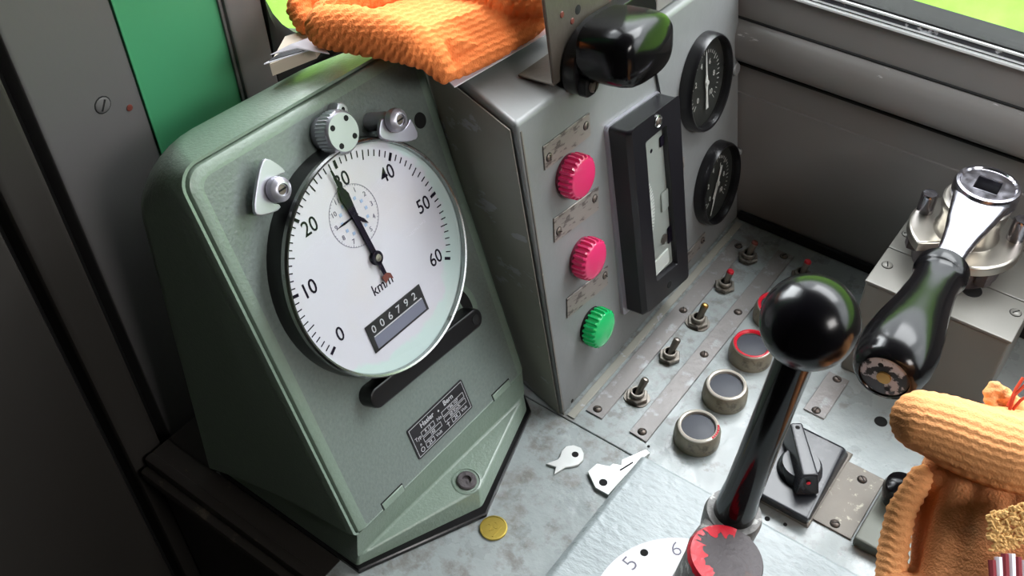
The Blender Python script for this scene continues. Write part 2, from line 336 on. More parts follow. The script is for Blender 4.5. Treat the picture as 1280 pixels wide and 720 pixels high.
def basis(o, x, y, z):
    return Matrix(((x[0], y[0], z[0], o[0]), (x[1], y[1], z[1], o[1]), (x[2], y[2], z[2], o[2]), (0, 0, 0, 1)))
def rrect(x0, y0, x1, y1, r, n=5):
    pts = []
    for cx, cy, a0 in ((x1-r, y1-r, 0), (x0+r, y1-r, PI/2), (x0+r, y0+r, PI), (x1-r, y0+r, 1.5*PI)):
        for i in range(n+1):
            a = a0+PI/2*i/n; pts.append((cx+r*math.cos(a), cy+r*math.sin(a)))
    return pts
def circ(cx, cy, r, n=32): return [(cx+r*math.cos(2*PI*i/n), cy+r*math.sin(2*PI*i/n)) for i in range(n)]
def ring_prism(mb, outer, inner, z0, z1, mi=0, smooth=False):
    """a flat frame between two outlines with the same point count"""
    A = [Vec((p[0], p[1], z0)) for p in outer]; B = [Vec((p[0], p[1], z1)) for p in outer]
    Cc = [Vec((p[0], p[1], z1)) for p in inner]; D = [Vec((p[0], p[1], z0)) for p in inner]
    mb.loft([A, B, Cc, D, A], mi, smooth, False, False)
ZUP = Vec((0, 0, 1))

# ================================================================== THE SETTING
XW = -0.275       # front bulkhead
YW = 0.327        # side wall
# side wall: lower sheet, half round rail, upper band, window
w = MB()
w.box((-0.32, YW, -0.9), (2.0, YW+0.05, 0.147))
w.box((-0.32, YW+0.0025, 0.147), (2.0, YW+0.05, 0.258))
w.box((-0.32, YW, 0.98), (2.0, YW+0.05, 1.3)); w.box((1.75, YW, 0.258), (2.0, YW+0.05, 0.98)); w.box((-0.32, YW, 0.258), (-0.22, YW+0.05, 0.98))
struct('wall_right', w, ['wall'])
t = MB()
prof = [(YW+0.0025, 0.2240), (YW-0.0035, 0.2225), (YW-0.0075, 0.2185), (YW-0.0100, 0.2125), (YW-0.0112, 0.2050), (YW-0.0112, 0.1980), (YW-0.0105, 0.1910), (YW-0.0085, 0.1865), (YW-0.0045, 0.1842), (YW+0.001, 0.1838)]
t.loft([[Vec((x, p[0], p[1])) for p in prof] for x in (-0.05, 2.0)], 0, True)
t.box((-0.05, YW-0.0015, 0.1780), (2.0, YW+0.002, 0.1800), 1)
t.box((-0.05, YW-0.0005, 0.2243), (2.0, YW+0.0035, 0.2250), 1)
struct('trim_1', t, ['rail', 'gap'])
b_ = MB(); b_.box((0.001, YW-0.006, 0.0005), (1.0, YW-0.0005, 0.011), 0, 0.002); struct('baseboard_right', b_, ['gap'])
wf = MB()
wf.box((-0.22, YW-0.0025, 0.2585), (1.75, YW+0.03, 0.2610), 0, 0.0006)
wf.box((-0.22, YW+0.001, 0.2610), (1.75, YW+0.03, 0.2626), 1)
wf.box((-0.22, YW-0.0005, 0.2626), (1.75, YW+0.03, 0.2634), 0)
wf.box((-0.22, YW+0.0010, 0.2634), (1.75, YW+0.03, 0.2685), 2, 0.001)
wf.box((-0.22, YW-0.0005, 0.2685), (1.75, YW+0.03, 0.2708), 0, 0.0006)
wf.box((-0.22, YW+0.001, 0.2708), (1.75, YW+0.03, 0.2728), 1, 0.0006)
win = tag(wf.build('window_1', ['sill_alu', 'gap', 'speckle'], origin=(0, 0, 0)), kind='structure')
g = MB(); g.box((-0.22, YW+0.0030, 0.2728), (1.75, YW+0.0065, 0.98)); g.build('pane', ['cloudy'], win)
# front bulkhead with its upright sheets
w = MB()
w.box((XW-0.03, -0.2135, -0.9), (XW, -0.1355, 1.3), 0, 0.003)                   # grey sheet with the screw
w.box((XW-0.03, -0.0505, -0.9), (XW+0.004, -0.0165, 1.3), 0, 0.003)             # post beside the windscreen
w.box((XW-0.03, -0.2565, -0.9), (XW+0.004, -0.2235, 1.3), 4, 0.006)  # leftmost sheets, coloured darker to stand in for shade
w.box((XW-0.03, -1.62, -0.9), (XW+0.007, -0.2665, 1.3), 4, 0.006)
w.box((XW-0.04, -1.62, -0.9), (XW-0.02, -0.0165, 1.3), 1)                       # dark behind the gaps
w.box((XW-0.03, -0.0165, -0.9), (XW, YW, 0.2455), 0)                             # below the windscreen
w.box((XW-0.03, -0.0165, 1.02), (XW, YW+0.05, 1.3), 0)
w.screw((XW, -0.166, 0.316), (1, 0, 0), 0.0058, 0, 1, 0.2, 0.0012)
w.lathe([(0.0026, 0), (0.0024, 0.0006), (0, 0.0008)], (XW, -0.1475, 0.303), (1, 0, 0), 10, 3)
struct('wall_front', w, ['wall_front', 'gap', 'screw', 'rust_red', 'shade_dark'])
w = MB(); w.box((XW-0.028, -0.1355, -0.9), (XW-0.001, -0.0505, 1.3), 0)
w.box((XW-0.002, -0.1355, -0.9), (XW+0.0008, -0.1335, 1.3), 0, 0.0005); w.box((XW-0.002, -0.0535, -0.9), (XW+0.0012, -0.0505, 1.3), 1, 0.0008)
struct('trim_2', w, ['wall_green', 'wall_front'])
# windscreen with a rounded rubber seal
wd = MB()
def yz(pts, x): return [Vec((x, p[0], p[1])) for p in pts]
out = rrect(-0.0163, 0.2460, YW-0.001, 1.02, 0.012, 8); mid = rrect(-0.0150, 0.2560, YW-0.012, 1.008, 0.070, 8); inn = rrect(-0.0120, 0.2640, YW-0.02, 1.0, 0.075, 8)
wd.loft([yz(out, XW-0.02), yz(out, XW+0.003), yz(mid, XW+0.006), yz(inn, XW+0.001), yz(inn, XW-0.02)], 0, True, False, False)
win2 = tag(wd.build('window_2', ['rubber'], origin=(0, 0, 0)), kind='structure')
g = MB(); g.loft([yz(inn, XW-0.012), yz(inn, XW-0.008)], 0, False); g.build('pane', ['cloudy'], win2)
# rest of the cab: roof, floor, far walls, all behind or above the camera
w = MB(); w.box((XW-0.04, -1.62, 1.3), (2.0, YW+0.05, 1.34)); struct('ceiling', w, ['shell'])
w = MB(); w.box((XW-0.04, -1.62, -0.94), (2.0, YW+0.05, -0.9)); struct('floor', w, ['gap'])
w = MB(); w.box((XW-0.04, -1.66, -0.94), (2.0, -1.62, 1.34)); struct('wall_left', w, ['shell'])
w = MB(); w.box((2.0, -1.66, -0.94), (2.04, YW+0.05, 1.34)); struct('wall_back', w, ['shell'])
# grass bank outside
def bank(f, nx, ny, x0, x1, y0, y1):
    mb = MB(); vs = []; fs = []
    for j in range(ny+1):
        for i in range(nx+1):
            x = x0+(x1-x0)*i/nx; y = y0+(y1-y0)*j/ny
            vs.append((x, y, f(x, y)+0.05*math.sin(3.1*x+1.7*y)*math.sin(2.3*y-0.9*x)))
    for j in range(ny):
        for i in range(nx): a = j*(nx+1)+i; fs.append((a, a+1, a+nx+2, a+nx+1))
    mb.add(vs, fs, 0, True); return mb
struct('ground', bank(lambda x, y: -1.3+max(0, y-1.5)*0.62 if y > 1.5 else -1.3, 70, 60, -14, 14, 0.9, 16), ['grass'])
struct('ground_ahead', bank(lambda x, y: -1.3+0.10*(-x), 40, 40, -16, -0.6, -12, 0.88), ['grass_far'])
def clump(cx, cy, s, seed):
    rnd = random.Random(seed); mb = MB()
    z = -1.3+max(0, cy-1.5)*0.62
    for k in range(14):
        a = rnd.uniform(0, 2*PI); r = s*rnd.uniform(0, 0.8)
        mb.ball((cx+r*math.cos(a), cy+r*math.sin(a)*0.7, z+s*0.2*rnd.random()), s*rnd.uniform(0.25, 0.45), 0, 10, 7, (1, 1, 0.8))
    return mb.build('scrub', ['shrub'])
for (cx, cy, s_, sd) in ((-0.95, 2.9, 0.30, 1), (0.05, 2.95, 0.34, 2), (0.95, 3.1, 0.36, 3)):
    tag(clump(cx, cy, s_, sd), 'dark scrub growing on the sunlit grass bank outside the side window', 'scrub', 'scrub on the bank outside')

# ================================================================== THE DESK
YD = -0.243
d = MB()
d.box((XW+0.0085, YD+0.006, -0.03), (0.75, -0.0003, 0), 0, 0.0012, 1)
d.box((XW+0.0085, 0.0003, -0.03), (0.75, YW-0.001, 0), 0, 0.0006, 1)
d.box((XW+0.0085, YD+0.007, -0.032), (0.75, YW-0.001, -0.0015), 1)
# worn dust line at the foot of the instrument box, small stray holes
for (x, y, r) in ((0.2272, 0.1553, 0.0056), (0.0775, 0.0160, 0.0012), (0.1920, 0.0100, 0.0022), (0.2060, 0.0135, 0.0016)):
    d.lathe([(r, 0.0), (r*0.98, 0.0004), (0, 0.0004)], (x, y, 0), ZUP, 18, 2)
desk = thing('control_desk', 'grey painted sheet metal control desk carrying all the switches and boxes', 'desk', loc=(0.2, 0.04, -0.03))
d.build('desk_top', ['desk', 'gap', 'hole'], desk, world=True)
e = MB(); e.box((XW+0.0085, YD-0.004, -0.016), (0.75, YD+0.006, 0.003), 0, 0.003); e.box((XW+0.0085, YD+0.004, -0.001), (-0.062, -0.2190, 0.0010), 0, 0.0004, 1); e.box((XW+0.0085, -0.2209, -0.001), (-0.2050, -0.1800, 0.0010), 0, 0.0004, 1); e.box((XW+0.0085, YD-0.012, -0.020), (0.75, YD-0.003, -0.007), 0, 0.003)  # thin flat boxes: added dark sheets standing in for shade beside the speedometer
e.build('edge_strip_and_shade', ['edge_dark'], desk, world=True)
e = MB(); e.box((XW+0.0085, YD+0.0, -0.895), (0.75, YW-0.002, -0.033), 0); e.build('cabinet', ['shade_dark'], desk, world=True)

# ================================================================== THE SPEEDOMETER
SU = Vec((-0.0145932, 0.99632638, -0.08438473)); SN = Vec((0.91229348, 0.04781128, 0.40673664)); SN.normalize()
SU = (SU-SN*SU.dot(SN)).normalized(); SV = SN.cross(SU)
SO = Vec((-0.037, -0.216, 0.0579))
SM = basis(SO, SU, SV, SN)
SI = SM.inverted()
sp = thing('speedometer', 'green enamelled tachograph box with a large round white speed dial', 'speedometer', mw=SM)
FW, FH = 0.2115, 0.2960
# housing: from the sloping front rim back to the bulkhead
def corner_outline(x0, y0, x1, y1, rt, rb, n=8):
    pts = []
    for cx, cy, a0, r in ((x1-rt, y1-rt, 0, rt), (x0+rt, y1-rt, PI/2, rt), (x0+rb, y0+rb, PI, rb), (x1-rb, y0+rb, 1.5*PI, rb)):
        for i in range(n+1):
            a = a0+PI/2*i/n; pts.append((cx+r*math.cos(a), cy+r*math.sin(a)))
    return pts
def skew(pts): return [(p[0]+p[0]/FW*0.013*p[1]/FH, p[1]) for p in pts]
f_out = corner_outline(-0.003, 0.0, FW+0.0005, FH+0.003, 0.016, 0.004)
f_mid = corner_outline(-0.0045, 0.0, FW+0.0003, FH+0.0045, 0.020, 0.004)
b_out = corner_outline(-0.004, -0.058, FW-0.020, FH-0.010, 0.050, 0.004)
XB = -0.205
def back_pt(p, x, k):
    q = SM @ Vec((p[0], p[1], 0)); return Vec((q.x+(x-q.x)*k, q.y, q.z))
f_out = skew(f_out); f_mid = skew(f_mid); b_out = skew(b_out)
g_in = skew(corner_outline(-0.0009, 0.0, FW+0.0002, FH+0.0009, 0.0148, 0.004))
groove = [[SM @ Vec((p[0], p[1], z_)) for p in g_in] for z_ in (-0.004, 0.0008)]
front = [SM @ Vec((p[0], p[1], 0.0012)) for p in f_out]
rim = [SM @ Vec((p[0], p[1], -0.005)) for p in f_mid]
def lerp(a, b, k): return a+(b-a)*k
backring = []
for p in b_out:
    q = SM @ Vec((p[0], p[1], 0)); backring.append(Vec((XB, q.y, max(0.012, q.z))))
mids = []
for k in (0.35, 0.7, 0.9):
    ring = []
    for a, bq in zip(rim, backring):
        ring.append(Vec((a.x+(bq.x-a.x)*k, lerp(a.y, bq.y, k**1.6), lerp(a.z, bq.z, k**1.6))))
    mids.append(ring)
capc = sum(backring, Vec())/len(backring)
cap1 = [Vec((XB-0.006, lerp(p.y, capc.y, 0.05), lerp(p.z, capc.z, 0.04))) for p in backring]
h = MB(); h.loft(groove+[front, rim]+mids+[backring, cap1], 0, True)
h.build('housing', ['green'], sp, world=True)
# cover plate on the sloping face with a rounded raised edge
c = MB()
o1 = corner_outline(0.0, 0.001, FW, FH, 0.014, 0.003); o2 = corner_outline(0.0012, 0.001, FW-0.0012, FH-0.0012, 0.013, 0.003)
o3 = corner_outline(0.0045, 0.0015, FW-0.0045, FH-0.0045, 0.011, 0.003); o4 = corner_outline(0.009, 0.002, FW-0.009, FH-0.009, 0.009, 0.003)
z3 = lambda pts, z: [Vec((p[0], p[1], z)) for p in skew(pts)]
c.loft([z3(o1, -0.003), z3(o1, 0.0), z3(o2, 0.0022), z3(o3, 0.0034), z3(o4, 0.0030)], 0, True, False, False)
c.add(z3(o4, 0.0030), [list(range(len(o4)))], 1, False)
cover = c.build('cover', ['green', 'green_face'], sp)
for a, b in ((0.0278, 0.0511), (0.1672, 0.1904)):
    c = MB(); c.box((a, 0.0004, 0.0031), (b, 0.0062, 0.0042), 0, 0.0004, 1)
    c.box((a-0.0006, 0.0004, 0.003), (b+0.0006, 0.0070, 0.0034), 1); c.build('slot_tab', ['green', 'hole'], cover)
c = MB(); c.lathe([(0.0062, 0), (0.0060, 0.0004), (0, 0.0004)], (0.2005, 0.2405, 0.0031), (0, 0, 1), 24, 0); c.build('round_hole', ['hole'], cover)
c = MB(); c.prism([(0.1785+math.cos(a)*0.0085-math.sin(a)*0.004, 0.0925+math.sin(a)*0.0165+math.cos(a)*0.002) for a in [2*PI*i/28 for i in range(28)]], 0.0031, 0.0037, 0, 0.0004, 1)
c.prism([(0.1765+math.cos(a)*0.0050-math.sin(a)*0.0022, 0.0925+math.sin(a)*0.0125) for a in [2*PI*i/28 for i in range(28)]], 0.0037, 0.0039, 1); c.build('recess', ['green', 'hole'], cover)
# base with the three cornered nose, on a black gasket
def base_ring(grow, z, nose):
    return [Vec((-0.0458+grow, -0.2165-grow*0.6, z)), Vec((nose[0]+grow, nose[1]-grow*0.3, z)), Vec((-0.0285+grow, -0.0150+grow*0.3, z)), Vec((-0.0400, -0.0060+grow, z)), Vec((-0.200, -0.0060+grow, z)), Vec((-0.200, -0.2165-grow*0.6, z))]
b = MB()
low = base_ring(0, 0.0045, (0.0005, -0.1170)); midr = base_ring(0, 0.0170, (-0.0050, -0.1120))
midr[0] = Vec((-0.0430, -0.2155, 0.0192)); midr[1] = Vec((-0.0066, -0.1090, 0.0160)); midr[2] = Vec((-0.0310, -0.0155, 0.0225)); midr[3] = Vec((-0.0400, -0.0075, 0.0225))
bm = bmesh.new()
lo_ = [bm.verts.new(p) for p in low]; mi_ = [bm.verts.new(p) for p in midr]
fL = bm.verts.new(SM @ Vec((0.0005, 0.002, 0.001))); fR = bm.verts.new(SM @ Vec((FW-0.0005, 0.002, 0.001)))
gL = bm.verts.new(SM @ Vec((0.0005, 0.002, -0.03))); gR = bm.verts.new(SM @ Vec((FW-0.0005, 0.002, -0.03)))
n6 = 6
for i in range(n6): bm.faces.new((lo_[i], lo_[(i+1) % n6], mi_[(i+1) % n6], mi_[i]))
bm.faces.new((mi_[0], mi_[1], mi_[2])); bm.faces.new((mi_[0], mi_[2], fR, fL)); bm.faces.new((mi_[2], mi_[3], fR))
bm.faces.new((fL, fR, gR, gL)); bm.faces.new((mi_[3], mi_[4], gR)); bm.faces.new((mi_[3], gR, fR)); bm.faces.new((mi_[4], mi_[5], gL, gR)); bm.faces.new((mi_[5], mi_[0], fL)); bm.faces.new((mi_[5], fL, gL)); bm.faces.new(lo_[::-1])
bmesh.ops.recalc_face_normals(bm, faces=bm.faces)
eds = [e_ for e_ in bm.edges if all((v in mi_[:4]) for v in e_.verts)] + [e_ for e_ in bm.edges if set(e_.verts) in [set((lo_[i], mi_[i])) for i in range(3)]]
bmesh.ops.bevel(bm, geom=eds, offset=0.0022, segments=3, profile=0.5, affect='EDGES')
b.bm(bm, 0, True)
b.build('base', ['green'], sp, world=True)
b = MB(); gl = base_ring(0.0038, 0, (0.0035, -0.1190))
b.prism([(p.x, p.y) for p in gl], 0.0002, 0.0048, 0, 0.001, 1)
b.build('gasket', ['black'], sp, world=True)
b = MB()
bo = Vec((-0.0190, -0.1115, 0.0176)); bn = (midr[1]-midr[0]).cross(midr[2]-midr[0]).normalized()
b.lathe([(0.0122, 0.0), (0.0122, 0.0008), (0.0108, 0.0012), (0.0106, 0.0003)], bo, bn, 32, 0, True, False, False)
b.lathe([(0.0108, 0.0002), (0, 0.0002)], bo, bn, 32, 1)
b.lathe([(0.0084, 0.0002), (0.0082, 0.0022), (0.0072, 0.0030), (0.0038, 0.0030), (0.0036, 0.0006), (0, 0.0006)], bo, bn, 28, 2)
b.build('socket_bolt', ['green', 'hole', 'iron'], sp, world=True)
# dial: black drum, steel ring, white face, hands, glass
DC = Vec((0.1047, 0.1762, 0))
dr = MB(); dr.lathe([(0.0872, 0.002), (0.0868, 0.012), (0.0862, 0.0195)], DC, ZUP, 72, 0, True, True, True)
dr.build('dial_drum', ['black'], sp)
dr = MB(); RC = Vec((0.1035, 0.1765, 0))
dr.lathe([(0.0858, 0.0188), (0.0858, 0.0225), (0.0846, 0.0240), (0.0832, 0.0236), (0.0826, 0.0205)], RC, ZUP, 96, 0, True, False, False)
dr.build('dial_ring', ['rim'], sp)
HB = Vec((0.0986, 0.1801, 0.0199))          # needle pivot
fc = MB()
fc.lathe([(0.0832, 0.0), (0, 0.0001)], (RC.x, RC.y, 0.0197), ZUP, 72, 0)
zf = 0.0199
for k in range(61):
    a = math.radians(-153+k*4.02) if False else math.radians(210.5-k*4.02)
    big, half = k % 10 == 0, k % 5 == 0
    r1 = 0.0765; r0 = 0.0705 if big else (0.0695 if half else 0.0718); hw = 0.00115 if big else 0.00042
    ca, sa = math.cos(a), math.sin(a)
    T = basis((HB.x, HB.y, zf), (ca, sa, 0), (-sa, ca, 0), (0, 0, 1))
    fc.box((r0, -hw, 0), (r1, hw, 0.00015), 1, T=T)
for k in range(7):
    a = math.radians(210.5-k*40.2); rr = 0.0610
    fc.text(str(k*10), (HB.x+rr*math.cos(a), HB.y+rr*math.sin(a), zf), 0.0106, 1, w=0.9, bold=0.006)
fc.text('km/h', (0.0958, 0.1592, zf), 0.0082, 1, w=0.9, bold=0.004)
# clock in the dial
CKx, CKy, CKr = 0.0966, 0.2150, 0.0222
for k in range(60):
    a = 2*PI*k/60; ca, sa = math.cos(a), math.sin(a); l = 0.0016 if k % 5 == 0 else 0.0009
    T = basis((CKx, CKy, zf), (ca, sa, 0), (-sa, ca, 0), (0, 0, 1))
    fc.box((CKr-l, -0.00014, 0), (CKr, 0.00014, 0.0001), 2, T=T)
ring_prism(fc, circ(CKx, CKy, CKr+0.0002, 60), circ(CKx, CKy, CKr-0.0001, 60), zf, zf+0.0001, 2)
for k in range(1, 13):
    a = PI/2-2*PI*k/12
    fc.text(str(k), (CKx+0.0180*math.cos(a), CKy+0.0180*math.sin(a), zf), 0.0036, 2)
    fc.box((CKx+0.0122*math.cos(a)-0.0012, CKy+0.0122*math.sin(a)-0.0012, zf), (CKx+0.0122*math.cos(a)+0.0012, CKy+0.0122*math.sin(a)+0.0012, zf+0.0001), 3)
face = fc.build('dial_face', ['dial', 'ink', 'ink_pale', 'blue_ink'], sp)
od = MB()
od.box((0.0664, 0.1195, zf), (0.1262, 0.1412, zf+0.0008), 0)
od.box((0.0700, 0.1212, zf+0.0008), (0.1236, 0.1302, zf+0.0011), 1)  # grey strip paints the glass reflection across the lower half
od.box((0.0705, 0.1306, zf+0.0008), (0.1230, 0.1312, zf+0.0014), 2)
for i, ch in enumerate('006792'): od.text(ch, (0.0728+i*0.0089, 0.1358, zf+0.0010), 0.0058, 2, w=1.05)
od.build('odometer', ['dial_label', 'odo_strip', 'silver_ink'], sp)
ck = MB()
for a, l, wd_ in ((math.radians(182), 0.0185, 0.0005), (math.radians(-50), 0.0135, 0.0009)):
    ca, sa = math.cos(a), math.sin(a); T = basis((CKx, CKy, zf+0.0006), (ca, sa, 0), (-sa, ca, 0), (0, 0, 1))
    ck.prism([(-0.003, -wd_), (l*0.6, -wd_*1.6), (l, 0), (l*0.6, wd_*1.6), (-0.003, wd_)], 0, 0.0003, 0, T=T)
ck.lathe([(0.0018, 0), (0.0016, 0.0008), (0, 0.0009)], (CKx, CKy, zf+0.0005), ZUP, 16, 0)
ck.build('clock_hands', ['ink'], sp)
nd = MB(); a = math.radians(95.4); ca, sa = math.cos(a), math.sin(a)
T = basis((HB.x, HB.y, zf+0.0020), (ca, sa, 0), (-sa, ca, 0), (0, 0, 1))
nd.prism([(0, -0.0022), (0.030, -0.0022), (0.052, -0.0042), (0.0595, -0.0014), (0.0725, -0.0006), (0.0725, 0.0006), (0.0595, 0.0014), (0.052, 0.0042), (0.030, 0.0022), (0, 0.0022)], 0, 0.0006, 0, T=T)
nd.prism([(0, -0.0020), (-0.014, -0.0015), (-0.014, 0.0015), (0, 0.0020)], 0, 0.0006, 0, T=T)
nd.prism([(-0.014, -0.0015), (-0.0165, -0.0044), (-0.0215, -0.0046), (-0.0185, -0.0012), (-0.0205, 0.0030), (-0.0150, 0.0040), (-0.014, 0.0015)], 0, 0.0007, 2, T=T)
nd.lathe([(0.0052, -0.0012), (0.0052, 0.0014), (0.0045, 0.0018), (0.0028, 0.0019)], (HB.x, HB.y, zf+0.002), ZUP, 24, 0, True, False, False)
nd.lathe([(0.0030, 0.0012), (0.0026, 0.0026), (0, 0.0028)], (HB.x, HB.y, zf+0.002), ZUP, 16, 1)
nd.build('needle', ['ink', 'steel', 'rust_red'], sp)
gls = MB(); gls.lathe([(0.0828, 0.0), (0.06, 0.0005), (0.03, 0.0009), (0.0, 0.0010)], (RC.x, RC.y, 0.0232), ZUP, 64, 0, True, False, False)
gls.build('dial_glass', ['cloudy'], sp)
# black hinge bar under the dial
hb = MB()
ha, hbn = Vec((0.0570, 0.0870)), Vec((0.1690, 0.0820)); dv = (hbn-ha).normalized(); nv_ = Vec((-dv.y, dv.x)); L_ = (hbn-ha).length
T = basis((ha.x, ha.y, 0.003), (dv.x, dv.y, 0), (nv_.x, nv_.y, 0), (0, 0, 1))
hb.prism(rrect(-0.0085, -0.0085, L_+0.0085, 0.0085, 0.0080, 6), 0, 0.0135, 0, 0.002, 2, T=T)
hb.box((0.03, 0.004, 0.0), (L_-0.02, 0.022, 0.012), 0, 0.001, 1, T=T)
hb.lathe([(0.0045, 0), (0.004, 0.0006), (0, 0.0008)], T @ Vec((L_, 0, 0.0135)), ZUP, 16, 1)
hb.build('hinge_bar', ['black', 'hole'], sp)
# latch clips and their screws
def clip(pts, rnd_c, name_pts):
    m = MB(); m.prism(pts, 0.0235, 0.0262, 0, 0.0008, 2)
    return m
def smooth_poly(pts, k=3):
    P = [Vec(p) for p in pts]
    for _ in range(k):
        Q = []
        for i in range(len(P)):
            a_, b2 = P[i], P[(i+1) % len(P)]; Q += [a_*0.75+b2*0.25, a_*0.25+b2*0.75]
        P = Q
    return [(p.x, p.y) for p in P]
def latch(cx, cy, ang, wing, dz=0.0):
    m = MB(); T = Matrix.Translation((cx, cy, dz)) @ Matrix.Rotation(ang, 4, 'Z')
    pts = smooth_poly(wing, 1)
    m.prism(pts, 0.0246, 0.0274, 0, 0.0010, 2, T=T)
    lt = m.build('latch_clip', ['alu'], sp)
    k = MB()
    k.lathe([(0.0068, 0.0032-dz), (0.0068, 0.0200), (0.0060, 0.0240), (0.0055, 0.0246)], T @ Vec((0, 0, 0)), ZUP, 28, 0)
    k.lathe([(0.0052, 0.024), (0.0052, 0.0290)], T @ Vec((0, 0, 0)), ZUP, 20, 0)
    k.lathe([(0.0084, 0.0282), (0.0088, 0.0295), (0.0082, 0.0335), (0.0060, 0.0355), (0.0042, 0.0358), (0.0040, 0.0342), (0, 0.0342)], T @ Vec((0, 0, 0)), ZUP, 32, 0)
    k.box((-0.0034, -0.0006, 0.0342), (0.0034, 0.0006, 0.0348), 1, T=T)
    k.lathe([(0.0034, 0.0343), (0.0030, 0.0346), (0, 0.0346)], T @ Vec((0, 0, 0)), ZUP, 16, 2)
    k.build('latch_screw', ['alu', 'hole', 'screw'], lt)
# left clip: a leaf hooked round its screw; right clip: a horseshoe opening upwards
latch(0.0498, 0.2598, 0.0, [(0.0119, 0.0109), (0.0133, 0.0055), (0.0069, 0.007), (0.0003, 0.0068), (-0.0062, 0.0015), (-0.0065, -0.0054), (0.0, -0.0118), (-0.006, -0.0134), (-0.0206, -0.009), (-0.021, -0.0035), (-0.0126, 0.0077), (-0.0013, 0.0203), (0.0046, 0.0209)], -0.012)
latch(0.1546, 0.2602, 0.0, [(-0.0036, 0.0014), (-0.0032, -0.0049), (0.0035, -0.0102), (0.0123, -0.0087), (0.0161, -0.0049), (0.0176, -0.0121), (0.018, -0.0198), (0.0131, -0.022), (-0.0002, -0.017), (-0.0119, -0.0098), (-0.0167, -0.0047), (-0.0133, 0.0016), (-0.0078, 0.006)])
# knurled cap at the top of the dial
kn = MB(); kc = Vec((0.1125, 0.2710, 0))
prof_n = 48; rings = []
kn.lathe([(0.0120, 0.003), (0.0120, 0.012), (0.0105, 0.013)], kc, ZUP, 28, 0)
for z_, amp, r_ in ((0.0115, 0.0, 0.0142), (0.0125, 0.0005, 0.0152), (0.0215, 0.0005, 0.0152), (0.0235, 0.0, 0.0143), (0.0245, 0.0, 0.0132)):
    rings.append([Vec((kc.x+(r_+(amp if i % 2 else -amp))*math.cos(2*PI*i/72), kc.y+(r_+(amp if i % 2 else -amp))*math.sin(2*PI*i/72), z_)) for i in range(72)])
kn.loft(rings, 0, False)
for i in range(4):
    a = math.radians(50+90*i); kn.lathe([(0.0021, 0), (0.0020, 0.0003), (0, 0.0003)], (kc.x+0.0098*math.cos(a), kc.y+0.0098*math.sin(a), 0.0245), ZUP, 14, 1)
knob = kn.build('knurled_cap', ['alu', 'hole'], sp)
kn = MB(); kn.prism(smooth_poly([(0.1215, 0.2780), (0.1290, 0.2745), (0.1340, 0.2800), (0.1300, 0.2870), (0.1240, 0.2860)], 2), 0.003, 0.0130, 0, 0.0015, 2)
kn.lathe([(0.0016, 0), (0, 0.0003)], (0.1285, 0.2815, 0.0130), ZUP, 10, 1)
kn.build('cap_lug', ['alu', 'hole'], knob)
# black nameplate with silver lettering
npl = MB(); A0 = Vec((0.0746, 0.0112)); dv = Vec((0.0686, 0.0008)).normalized(); T = basis((A0.x, A0.y, 0.0031), (dv.x, dv.y, 0), (-dv.y, dv.x, 0), (0, 0, 1))
PWd, PHt = 0.0686, 0.0285
npl.prism(rrect(0, 0, PWd, PHt, 0.0015, 4), 0, 0.0007, 0, T=T)
def frame(x0, y0, x1, y1, lw=0.0004):
    z0, z1 = 0.0007, 0.00085
    for q in ((x0, y0, x1, y0+lw), (x0, y1-lw, x1, y1), (x0, y0, x0+lw, y1), (x1-lw, y0, x1, y1)): npl.box((q[0], q[1], z0), (q[2], q[3], z1), 1, T=T)
frame(0.0015, 0.0014, PWd-0.0015, PHt-0.0014)
npl.text('Hasler', (0.0215, 0.0228, 0.0008), 0.0043, 1, T=T, bold=0.012); npl.text('Bern', (0.0480, 0.0228, 0.0008), 0.0043, 1, T=T, bold=0.012)
npl.lathe([(0.0009, 0), (0, 0.0001)], T @ Vec((0.0352, 0.0215, 0.0008)), ZUP, 10, 1)
npl.text('Typ', (0.0072, 0.0158, 0.0008), 0.0032, 1, T=T); frame(0.0115, 0.0138, 0.0270, 0.0184); npl.text('R 12', (0.0192, 0.0161, 0.0008), 0.0027, 1, T=T)
npl.text('No', (0.0330, 0.0158, 0.0008), 0.0030, 1, T=T); frame(0.0370, 0.0138, 0.0645, 0.0184); npl.text('C86.107', (0.0507, 0.0161, 0.0008), 0.0027, 1, T=T)
npl.text('n', (0.0072, 0.0100, 0.0008), 0.0028, 1, T=T); frame(0.0115, 0.0084, 0.0330, 0.0128); npl.text('160', (0.0222, 0.0106, 0.0008), 0.0027, 1, T=T)
frame(0.0370, 0.0084, 0.0645, 0.0128); npl.text('60 Km/h', (0.0507, 0.0106, 0.0008), 0.0027, 1, T=T)
ring_prism(npl, [((T @ Vec(p+(0,))).x, (T @ Vec(p+(0,))).y) for p in circ(0.0072, 0.0052, 0.0021, 20)], [((T @ Vec(p+(0,))).x, (T @ Vec(p+(0,))).y) for p in circ(0.0072, 0.0052, 0.0016, 20)], 0.0038, 0.0040, 1)
frame(0.0115, 0.0030, 0.0215, 0.0074); npl.text('24', (0.0165, 0.0052, 0.0008), 0.0027, 1, T=T); npl.text('Volt', (0.0272, 0.0052, 0.0008), 0.0030, 1, T=T)
frame(0.0440, 0.0030, 0.0540, 0.0074); npl.text('24', (0.0490, 0.0052, 0.0008), 0.0027, 1, T=T); npl.text('Volt', (0.0596, 0.0052, 0.0008), 0.0030, 1, T=T)
npl.box((0.0390, 0.0030, 0.0007), (0.0396, 0.0074, 0.00085), 1, T=T); npl.box((0.0375, 0.0058, 0.0007), (0.0412, 0.0063, 0.00085), 1, T=T)
npl.build('nameplate', ['dial_label', 'silver_ink'], sp)

